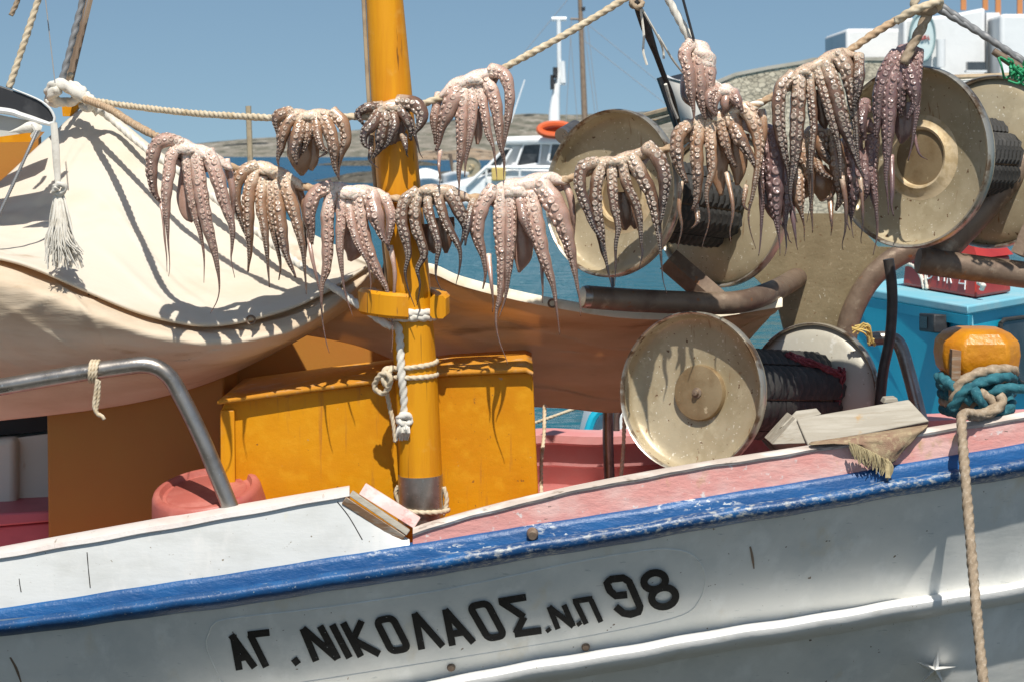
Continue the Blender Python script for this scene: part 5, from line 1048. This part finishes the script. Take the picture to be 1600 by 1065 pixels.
# ================================================================ OCTOPUSES
FACE = np.array((0, -1.0, .12))
def sucker(mb, p, n, r, tone):
    n = unit(n); h = unit(np.cross(n, (0.31, .2, .93))); k = np.cross(n, h); seg = 9
    prof = ((.90, -.45, 0, .35), (1.0, .02, 0, .55), (.94, .32, 0, .82), (.74, .42, 0, .95), (.50, .32, 0, .80), (.001, .20, 0, .58))
    an = np.linspace(0, 2 * math.pi, seg, endpoint=False)
    rings = [[p + n * z * r + rr * r * (math.cos(a) * h + math.sin(a) * k) for a in an] for rr, z, _, s_ in prof]
    mb.loops(rings, caps=False, attr=[(tone, s_, 0) for rr, z, _, s_ in prof for _ in an])
def arm(mb, pts, Y, dy=0.0, suck=True, roll=0.0, seg=12, sc=1.0, tone0=0.0, tone1=1.0, start=.02):
    L_px = length([(a, b, 0) for a, b, *_ in pts])
    n = max(10, int(L_px / 4))
    ctrl = []
    for i, q in enumerate(pts):
        t = i / (len(pts) - 1)
        ctrl.append((*P(q[0], q[1], Y + dy * min(1, t * 2.2) + (.012 if i == 0 else 0)), q[2] * .42 * S(Y)))
    cp = catmull(ctrl, n); p = cp[:, :3]; rad = np.maximum(cp[:, 3], .0012) * (1 + .05 * np.sin(np.arange(n) * .9 + L_px))
    cu = np.clip((np.linspace(0, 1, n) - .55) / .45, 0, 1); rad = np.maximum(rad * (1 - .45 * cu), .0011)
    cs = random.choice((-1, 1)) * random.uniform(.2, 1.0) * 7 * S(Y); ph = random.uniform(0, 6)
    p = p + np.c_[cs * cu ** 3 * np.sin(cu * 4.5 + ph * .3), .6 * cs * cu ** 2, np.zeros(n)]
    T = np.gradient(p, axis=0); T = np.array([unit(t) for t in T]); rings = []; att = []; Nn = []
    ts = np.r_[0, np.cumsum(np.linalg.norm(np.diff(p, axis=0), axis=1))]; tl = ts / ts[-1]
    for i in range(n):
        f = FACE - T[i] * np.dot(FACE, T[i]); f = unit(f); b = np.cross(T[i], f)
        cr, sr = math.cos(roll), math.sin(roll); f, b = f * cr + b * sr, b * cr - f * sr
        Nn.append((f, b)); tone = tone0 + (tone1 - tone0) * min(1, max(0, (tl[i] - .04) / .66)) ** .9
        ring = []
        for a in np.linspace(0, 2 * math.pi, seg, endpoint=False):
            c = math.cos(a); w = rad[i] * (1 - (.16 if c > 0 else 0) * c)      # flattened on the sucker side
            ring.append(p[i] + w * (c * f + math.sin(a) * b)); att.append((tone, 0, max(0, min(1, .45 - .75 * c))))
        rings.append(ring)
    mb.loops(rings, attr=att)
    if suck:
        s = start * ts[-1]; k = 0
        while s < ts[-1] * .97:
            i = int(np.searchsorted(ts, s)); i = min(i, n - 1); r = rad[i]
            if r < 2.5 * S(Y): break
            f, b = Nn[i]; sd = 1 if k % 2 else -1; ang = R(31)
            d = f * math.cos(ang) + b * math.sin(ang) * sd
            tone = tone0 + (tone1 - tone0) * min(1, max(0, (tl[i] - .04) / .66)) ** .9
            rs_ = r * (.385 if random.random() > .06 else .30) * sc * random.uniform(.78, 1.12)
            sucker(mb, p[i] + d * r * .80, unit(d + .25 * b * sd + np.random.randn(3) * .18), rs_, tone)
            s += rs_ * 1.06; k += 1
    return p, rad
def web(mb, A, B, frac, Y, sag=.02):
    (pa, ra), (pb, rb) = A, B; n = 12; rows = []; att = []
    for i in range(n):
        t = i / (n - 1) * frac; a = pa[int(t * (len(pa) - 1))]; b = pb[int(t * (len(pb) - 1))]
        for s in np.linspace(0, 1, 6):
            q = a * (1 - s) + b * s + np.array((0, sag * math.sin(math.pi * s) + .006, (.12 * np.linalg.norm(a - b)) * math.sin(math.pi * s) * t)); rows.append(q); att.append((.10 + .35 * t, 0, .45))
    f = [(i * 6 + j, i * 6 + j + 1, (i + 1) * 6 + j + 1, (i + 1) * 6 + j) for i in range(n - 1) for j in range(5)]
    mb.add(rows, f, att)
def octopus(label, kind, arms, crown=None, mantle=(), Y=YR, webs=.16, front=(), white=None, sc=1.0):
    mb = MB(); built = []
    for i, a in enumerate(arms):
        opt = {}
        if isinstance(a[-1], dict): opt = a[-1]; a = a[:-1]
        dy = opt.get('dy', -.035 + .022 * math.sin(i * 2.3 + len(arms)))
        built.append((arm(mb, a, Y + opt.get('off', -.022), dy, opt.get('s', True), R(opt.get('roll', random.choice((-1, 1, 1)) * random.uniform(8, 38))), sc=sc * opt.get('sc', 1), tone0=opt.get('t0', 0), tone1=opt.get('t1', 1)), opt))
    mains = [b for b, o in built if not o.get('tail')]
    mains.sort(key=lambda q: q[0][min(3, len(q[0]) - 1)][0])
    if webs:
        for a, b in zip(mains, mains[1:]):
            if np.linalg.norm(a[0][0] - b[0][0]) < 60 * S(Y): web(mb, a, b, webs, Y)
    # body over the rope
    if crown:
        c = catmull([(*P(x, y + 3, Y), w * .36 * S(Y)) for x, y, w in crown], 22); att = []; rings = []
        T, N, B = frames(c[:, :3], (0, -1, 0))
        for i in range(22):
            e = math.sin(math.pi * min(1, max(0, (i + .6) / 22.2))) ** .35
            for_ = [c[i, :3] + c[i, 3] * e * (1 + .12 * math.sin(3 * a_ + i)) * (math.cos(a_) * 1.25 * N[i] + math.sin(a_) * B[i]) for a_ in np.linspace(0, 2 * math.pi, 14, endpoint=False)]
            rings.append(for_); att += [(0.0, 0, 0)] * 14
        mb.loops(rings, attr=att)
    if white:
        x, y, w = white; o = len(mb.v)
        for dx, dy_, kk in ((0, .12, .50), (-.30, .22, .36), (.30, .26, .36)):
            o2 = len(mb.v); cc = P(x + dx * w, y + dy_ * w, Y - .040); rr_ = w * kk * .85 * S(Y); mb.ball(cc, rr_, 14, 10, (1.35, .50, .80))
            for q in range(o2, len(mb.v)):
                v = np.array(mb.v[q]); d = (v - cc) / rr_; mb.v[q] = tuple(cc + (v - cc) * (1 + .09 * math.sin(3.1 * d[0] + 5 * d[2] + x) + .05 * math.sin(7 * d[2] - 4 * d[0])))
        mb.a[o:] = [(-.3, .15, 0)] * (len(mb.v) - o)
    for m_ in mantle:
        c = catmull([(*P(x, y, Y + .045), w * .5 * S(Y)) for x, y, w in m_], 24); T, N, B = frames(c[:, :3], (0, -1, 0)); rings = []; att = []
        for i in range(24):
            for a_ in np.linspace(0, 2 * math.pi, 16, endpoint=False):
                pass
            rings.append([c[i, :3] + c[i, 3] * (1 + .06 * math.sin(5 * a_ + i * .5)) * (math.cos(a_) * .42 * N[i] + math.sin(a_) * B[i]) for a_ in np.linspace(0, 2 * math.pi, 16, endpoint=False)]); att += [(.22 + .25 * i / 24, 0, .35)] * 16
        mb.loops(rings, attr=att)
    return tag(mb.build("octopus", OM[kind], angle=180, attr=True), label, "octopus", "octopuses drying on the ropes")
NS = {'s': False, 'tail': True}
# 1 leftmost, pink
octopus("pink octopus at the left end of the lower rope with long thin arm tips", 'pink', [
 [(285,224,22),(262,218,28),(244,228,28),(237,256,25),(239,288,24),(249,314,16)],
 [(249,312,9),(254,335,6),(258,380,4),(263,425,2), NS],
 [(280,226,22),(268,244,24),(264,268,24),(260,300,21),(260,328,15),(262,360,8),(263,392,4),(263,432,2)],
 [(291,240,22),(296,288,20),(304,330,17),(313,365,10),(319,403,5),(316,442,2)],
 [(306,234,24),(312,285,27),(322,345,24),(336,398,14),(343,445,5),(341,470,3.5),(331,490,2)],
 [(324,236,28),(338,272,30),(350,315,23),(362,352,15),(363,385,8),(361,405,4),(362,434,2)],
 [(352,250,18),(362,290,14),(364,330,10),(362,352,5), {'off': .03, 's': False}]],
 crown=[(246,216,20),(270,218,30),(300,232,34),(330,242,32),(362,262,22)], mantle=[[(290,262,16),(287,305,22),(292,335,17),(301,347,4)]], white=(288,230,22), Y=YR - .18)
# 2
octopus("tan octopus with stubby dark arms, second on the lower rope", 'tan', [
 [(402,258,24),(378,270,26),(367,303,22),(374,335,18),(383,360,13),(396,380,6)],
 [(400,266,24),(389,298,25),(388,340,23),(390,385,16),(391,425,6)],
 [(410,278,22),(407,318,22),(413,358,16),(418,405,9),(419,449,4)],
 [(420,283,22),(421,330,22),(429,368,14),(437,408,8),(441,438,4)],
 [(431,283,26),(437,340,26),(444,385,20),(453,418,12),(461,434,7)],
 [(442,274,28),(455,318,27),(466,358,19),(474,398,11),(478,460,3)],
 [(462,284,20),(474,322,14),(478,362,10),(479,402,5), {'off': .03, 's': False}]],
 crown=[(380,262,24),(402,258,30),(432,268,32),(460,282,28),(478,294,18)], mantle=[[(424,300,40),(424,330,30),(426,350,8)]], white=(418,264,20), Y=YR - .01)
# 3
octopus("rosy octopus just left of the mast with two very long trailing tips", 'pink', [
 [(520,290,26),(492,304,29),(483,335,27),(487,362,21),(489,382,11)],
 [(481,360,9),(487,400,8),(496,440,5),(502,476,2), NS],
 [(521,298,26),(512,333,26),(512,380,24),(510,420,18),(503,447,9),(503,490,4.5),(508,532,3),(513,551,2)],
 [(534,300,22),(533,343,20),(531,385,15),(535,430,7),(541,470,4),(549,494,2)],
 [(543,313,18),(549,348,18),(560,382,14),(574,410,7),(579,440,4),(576,458,2)],
 [(558,298,28),(563,340,28),(573,385,26),(590,425,18),(605,455,9),(612,500,4.5),(610,552,2)],
 [(578,300,34),(587,338,32),(596,366,20),(601,384,10)],
 [(600,306,22),(611,335,20),(608,370,16),(603,392,9)],
 [(610,384,11),(617,430,8),(613,480,4.5),(611,500,2), NS]],
 crown=[(492,300,24),(522,292,30),(552,298,32),(586,300,34),(612,312,18)], mantle=[[(548,330,30),(551,370,34),(552,392,30),(546,408,6)]], white=(544,300,24))
# 4
octopus("dark octopus with pale suckers directly right of the mast on the lower rope", 'dark', [
 [(652,297,20),(632,314,23),(627,342,23),(634,374,19),(638,400,12),(633,426,7),(638,453,4),(650,480,2)],
 [(655,301,22),(648,325,24),(650,355,23),(659,381,20),(662,400,16),(652,421,10),(656,445,6),(657,478,2.5)],
 [(668,300,18),(669,327,19),(679,361,17),(685,385,13),(682,411,8),(681,434,5),(687,454,2)],
 [(682,296,20),(688,321,20),(698,351,18),(713,378,13),(719,396,9),(718,423,5),(716,446,2)],
 [(702,297,28),(713,321,27),(723,342,21),(727,360,14),(718,384,7)],
 [(740,312,16),(733,340,17),(730,361,13),(724,384,6)]],
 crown=[(640,304,22),(664,296,28),(690,296,30),(712,300,28),(742,310,16)], mantle=[[(672,350,24),(673,380,22),(680,396,5)], [(694,340,34),(696,372,24),(697,396,5)]], white=(665,296,15), sc=1.08)
# 5
octopus("large pale pink octopus over the canvas hem with a broad mantle flap", 'pink', [
 [(772,292,28),(753,322,30),(745,362,27),(755,402,15),(761,452,5)],
 [(763,398,12),(768,446,7),(772,488,2.5), NS],
 [(782,296,24),(781,347,28),(785,405,24),(782,458,14),(775,493,7),(778,530,4),(790,569,2)],
 [(797,298,24),(798,356,24),(795,411,18),(790,464,8),(782,497,2.5)],
 [(812,302,22),(820,344,20),(832,380,12)],
 [(846,402,9),(847,430,6),(849,474,2.5), NS],
 [(828,300,32),(838,356,34),(849,400,25),(864,446,13),(870,487,6),(873,523,2)],
 [(840,282,36),(867,322,42),(884,365,30),(896,414,16),(903,458,7),(906,494,2), {'roll': 38}],
 [(882,284,16),(893,318,14),(897,378,9), {'off': .02, 's': False}]],
 crown=[(760,300,24),(790,290,34),(824,286,38),(858,276,36),(886,284,18)], mantle=[[(808,320,36),(812,365,38),(816,398,32),(811,426,4)]], white=(806,296,26))
# 6
octopus("dark octopus with big white suckers hanging before the upper left dish", 'dark', [
 [(934,252,22),(910,263,25),(906,292,23),(916,323,20),(927,353,16),(937,378,9)],
 [(941,254,22),(932,287,25),(931,323,25),(937,356,20),(942,388,15),(948,412,9),(952,447,3)],
 [(956,256,20),(957,292,21),(960,323,18),(966,355,12),(962,384,8),(962,421,5),(962,448,2)],
 [(971,250,22),(979,287,21),(993,318,18),(999,341,14),(1002,379,8),(1003,398,6),(996,420,2)],
 [(985,242,28),(1000,271,29),(1017,304,25),(1026,346,17),(1031,379,10),(1033,412,5),(1033,440,3),(1039,460,2)],
 [(1010,229,28),(1028,247,29),(1038,276,25),(1037,309,20),(1033,352,9)]],
 crown=[(912,262,20),(938,252,26),(964,250,28),(992,240,30),(1020,230,24)], mantle=[[(976,300,36),(978,335,32),(976,360,6)], [(990,320,26),(991,345,18),(993,358,5)]], white=(962,250,18), sc=1.12)
# 7 upper rope
octopus("tan octopus on the upper rope left of the mast with short curled arms", 'tan', [
 [(466,178,22),(448,192,28),(441,212,24),(438,235,17),(430,260,5)],
 [(455,174,22),(437,180,24),(431,192,18),(436,212,9)],
 [(472,183,24),(464,215,25),(459,238,21),(461,258,9)],
 [(482,184,20),(481,208,19),(474,232,14),(469,248,6)],
 [(492,180,24),(496,210,19),(502,230,14),(511,238,9),(499,247,4)],
 [(503,178,28),(515,206,27),(521,230,23),(523,260,15),(528,282,4)],
 [(518,176,28),(536,194,25),(540,220,21),(531,245,17),(527,276,6), {'roll': 40}]],
 crown=[(434,182,22),(458,178,30),(486,180,30),(512,178,32),(536,186,20)], mantle=[[(470,205,44),(470,240,42),(471,262,26),(472,275,5)], [(488,215,22),(489,248,19),(486,267,6)]], white=(481,180,16), Y=YR - .06)
# 8
octopus("small dark curled octopus on the upper rope in front of the mast", 'dark', [
 [(598,165,20),(572,169,19),(559,179,17),(566,195,9)],
 [(596,170,22),(582,193,25),(570,208,21),(568,226,16),(577,233,7)],
 [(580,213,11),(579,238,9),(577,250,6),(590,263,2), {'tail': True}],
 [(604,170,22),(598,200,25),(593,230,21),(587,248,9)],
 [(612,172,22),(616,195,20),(608,220,14),(603,234,7)],
 [(620,165,24),(634,183,23),(642,202,18),(645,220,10)],
 [(630,212,16),(634,230,8),(638,246,3), {'tail': True}],
 [(622,158,24),(645,162,29),(659,178,27),(655,198,14),(648,210,8),(655,230,5),(664,248,2)]],
 crown=[(560,176,18),(590,168,28),(614,164,30),(640,164,28),(658,174,18)], mantle=[[(610,190,44),(612,215,42),(612,236,18)]], white=(612,166,15), sc=1.05)
# 9
octopus("pale pink octopus on the upper rope right of the mast with straight long arms", 'pink', [
 [(716,132,30),(706,158,35),(694,188,25),(687,210,17),(687,236,11), {'roll': 30}],
 [(688,235,9),(686,260,6),(689,291,2), NS],
 [(686,146,18),(678,190,17),(683,226,9), {'off': .02}],
 [(722,140,30),(722,185,27),(721,235,20),(716,270,12),(716,301,3), {'roll': 35}],
 [(737,138,22),(738,178,20),(734,218,13),(728,250,8),(724,277,3)],
 [(747,133,22),(755,165,20),(762,205,15),(771,232,7),(774,262,4),(776,283,2)],
 [(758,125,26),(771,150,27),(778,187,21),(782,225,14),(788,253,8),(791,281,2)],
 [(766,110,28),(787,117,26),(796,145,21),(794,182,16),(790,215,9),(789,244,2.5)]],
 crown=[(686,150,22),(708,134,34),(738,122,34),(768,112,32),(792,112,18)], mantle=[[(744,170,18),(747,205,15),(746,226,5)]], white=(742,122,20))
# 10
octopus("wide tan octopus with bright suckers right of the upper left dish", 'tan', [
 [(1078,194,26),(1059,213,27),(1059,251,25),(1070,287,15)],
 [(1064,284,11),(1061,325,8),(1065,355,5),(1060,390,2), NS],
 [(1094,188,25),(1088,228,27),(1090,280,23),(1088,312,18),(1076,329,6)],
 [(1109,185,24),(1110,222,23),(1113,265,17),(1104,302,9),(1108,345,5),(1102,389,2)],
 [(1123,184,25),(1135,229,21),(1146,262,11)],
 [(1140,178,29),(1155,216,27),(1173,246,21),(1178,262,10)],
 [(1160,165,31),(1177,190,29),(1186,229,21),(1183,267,14),(1176,305,9),(1170,338,5),(1174,389,2)],
 [(1190,172,17),(1194,203,15),(1187,255,10),(1191,302,4), {'off': .03, 's': False}],
 [(1135,270,10),(1145,328,7),(1136,380,2), NS],
 [(1087,320,12),(1090,345,9),(1079,357,5), {'tail': True}],
 [(1166,290,10),(1162,320,8),(1170,330,5), {'tail': True}]],
 crown=[(1062,206,22),(1090,188,28),(1120,180,30),(1152,170,32),(1184,166,22)], mantle=[[(1122,215,46),(1122,265,32),(1127,306,6)], [(1152,210,40),(1154,258,28),(1152,290,6)]], white=(1116,184,14), sc=1.1, webs=.25)
# 11 two on the short rope
octopus("topmost octopus bunched on the short rope with a glossy white crown", 'pink', [
 [(1082,66,26),(1069,84,25),(1075,110,24),(1079,145,22),(1083,172,10),(1082,194,3)],
 [(1088,80,28),(1092,130,29),(1098,165,25),(1104,188,9)],
 [(1104,92,34),(1107,130,26),(1106,170,14),(1108,188,6)],
 [(1070,120,16),(1072,150,22),(1080,168,10), {'off': .03, 's': False}]],
 crown=[(1076,62,24),(1090,72,44),(1104,96,44),(1114,124,24)], webs=.5)
octopus("small octopus wrapped on the short rope just below the topmost one", 'pink', [
 [(1122,138,22),(1109,148,21),(1109,166,16),(1113,182,8)],
 [(1126,140,20),(1116,160,18),(1118,182,10)],
 [(1136,146,26),(1134,166,22),(1133,182,12), {'s': False}],
 [(1144,146,26),(1152,160,22),(1158,176,12)]],
 crown=[(1116,136,20),(1134,138,30),(1150,154,28),(1164,170,16)], white=(1132,140,20), webs=.5)
# 12
octopus("largest dark octopus with dense rows of suckers left of the right dish", 'dark', [
 [(1240,116,24),(1220,140,27),(1217,188,25),(1225,239,19),(1234,277,10),(1236,316,4)],
 [(1249,112,25),(1247,162,29),(1244,220,25),(1241,258,17),(1235,303,8),(1238,348,3)],
 [(1264,110,18),(1268,156,19),(1271,200,16),(1267,252,11),(1269,284,6),(1267,348,2)],
 [(1276,105,20),(1289,150,21),(1302,195,18),(1311,232,13),(1315,280,8)],
 [(1290,97,28),(1305,140,29),(1318,194,25),(1334,239,17),(1346,279,7)],
 [(1306,83,32),(1321,105,31),(1330,140,25),(1336,188,17),(1339,226,12),(1342,268,5)],
 [(1342,86,20),(1342,124,21),(1337,168,13)],
 [(1344,278,10),(1348,330,6),(1347,381,2), NS],
 [(1315,276,12),(1322,325,8),(1319,391,2), NS]],
 crown=[(1224,134,22),(1250,112,28),(1282,98,30),(1310,82,32),(1342,84,20)], mantle=[[(1285,140,44),(1287,185,22),(1290,202,4)]], white=(1258,110,14), sc=1.1)
# 13
octopus("purplish octopus bunched on the brown rope drop before the right dish", 'mauve', [
 [(1402,82,28),(1384,112,30),(1373,150,25),(1372,200,21),(1376,218,9)],
 [(1406,88,32),(1391,131,34),(1388,190,28),(1386,248,16),(1384,285,9),(1387,336,3)],
 [(1393,243,10),(1394,300,9),(1391,338,4), NS],
 [(1414,82,32),(1407,124,32),(1408,165,26),(1413,184,11)],
 [(1410,84,30),(1424,128,30),(1430,162,21),(1422,188,11)],
 [(1434,78,26),(1432,120,22),(1432,175,13),(1426,220,7),(1425,252,4)],
 [(1428,210,8),(1436,240,5),(1447,250,2), NS]],
 crown=[(1398,90,26),(1412,78,34),(1428,78,32),(1440,84,18)], mantle=[[(1412,160,34),(1411,205,28),(1408,225,5)]], webs=.6)
# 14
octopus("mauve octopus hanging behind the gap between the tan and the largest dark one", 'mauve', [
 [(1200,206,30),(1208,242,36),(1211,285,36),(1212,325,26),(1216,366,8),(1214,400,2)],
 [(1196,210,22),(1193,245,20),(1191,285,16),(1190,345,8),(1185,400,3)],
 [(1212,216,26),(1221,262,30),(1230,305,23),(1227,345,10),(1225,400,2)],
 [(1235,298,18),(1241,355,8),(1247,391,2), {'s': False, 'tail': True}],
 [(1206,330,10),(1222,350,6),(1238,380,3), NS]],
 crown=[(1186,200,24),(1204,204,34),(1224,216,26)], Y=YR + .09, mantle=[[(1208,260,54),(1212,320,40),(1214,346,10)]], webs=.6, sc=1.15)
# 15
octopus("curled brown octopus with a round body below the largest dark one", 'tan', [
 [(1258,210,26),(1253,240,24),(1264,265,22),(1267,298,12),(1268,364,3)],
 [(1282,204,28),(1284,232,26),(1296,256,18)],
 [(1274,244,20),(1282,267,18),(1298,279,12)],
 [(1247,262,26),(1247,305,28),(1253,337,8),(1262,377,2)],
 [(1297,308,14),(1299,345,7),(1302,369,2), NS],
 [(1302,214,24),(1308,250,32),(1314,300,26),(1312,330,8)],
 [(1305,290,11),(1299,306,8),(1288,315,4), {'tail': True, 's': False}]],
 crown=[(1250,214,22),(1276,202,30),(1304,210,22)], Y=YR + .08, mantle=[[(1276,262,30),(1284,288,40),(1288,314,14)], [(1250,250,40),(1256,290,40),(1254,310,12)]], webs=.5)
# 16
octopus("wine coloured octopus draped behind the arms of the largest dark one", 'mauve', [
 [(1352,158,22),(1345,192,24),(1353,218,18)],
 [(1330,215,38),(1335,265,44),(1332,308,30),(1330,345,6),(1330,372,2)],
 [(1364,212,28),(1362,260,26),(1368,310,12),(1371,360,6),(1371,399,2)],
 [(1346,240,32),(1352,290,22),(1357,314,6)],
 [(1318,262,22),(1324,310,12),(1322,360,3), {'s': False}]],
 crown=[(1330,196,30),(1350,190,30),(1368,206,22)], Y=YR + .10, webs=.7, white=(1350,166,22))
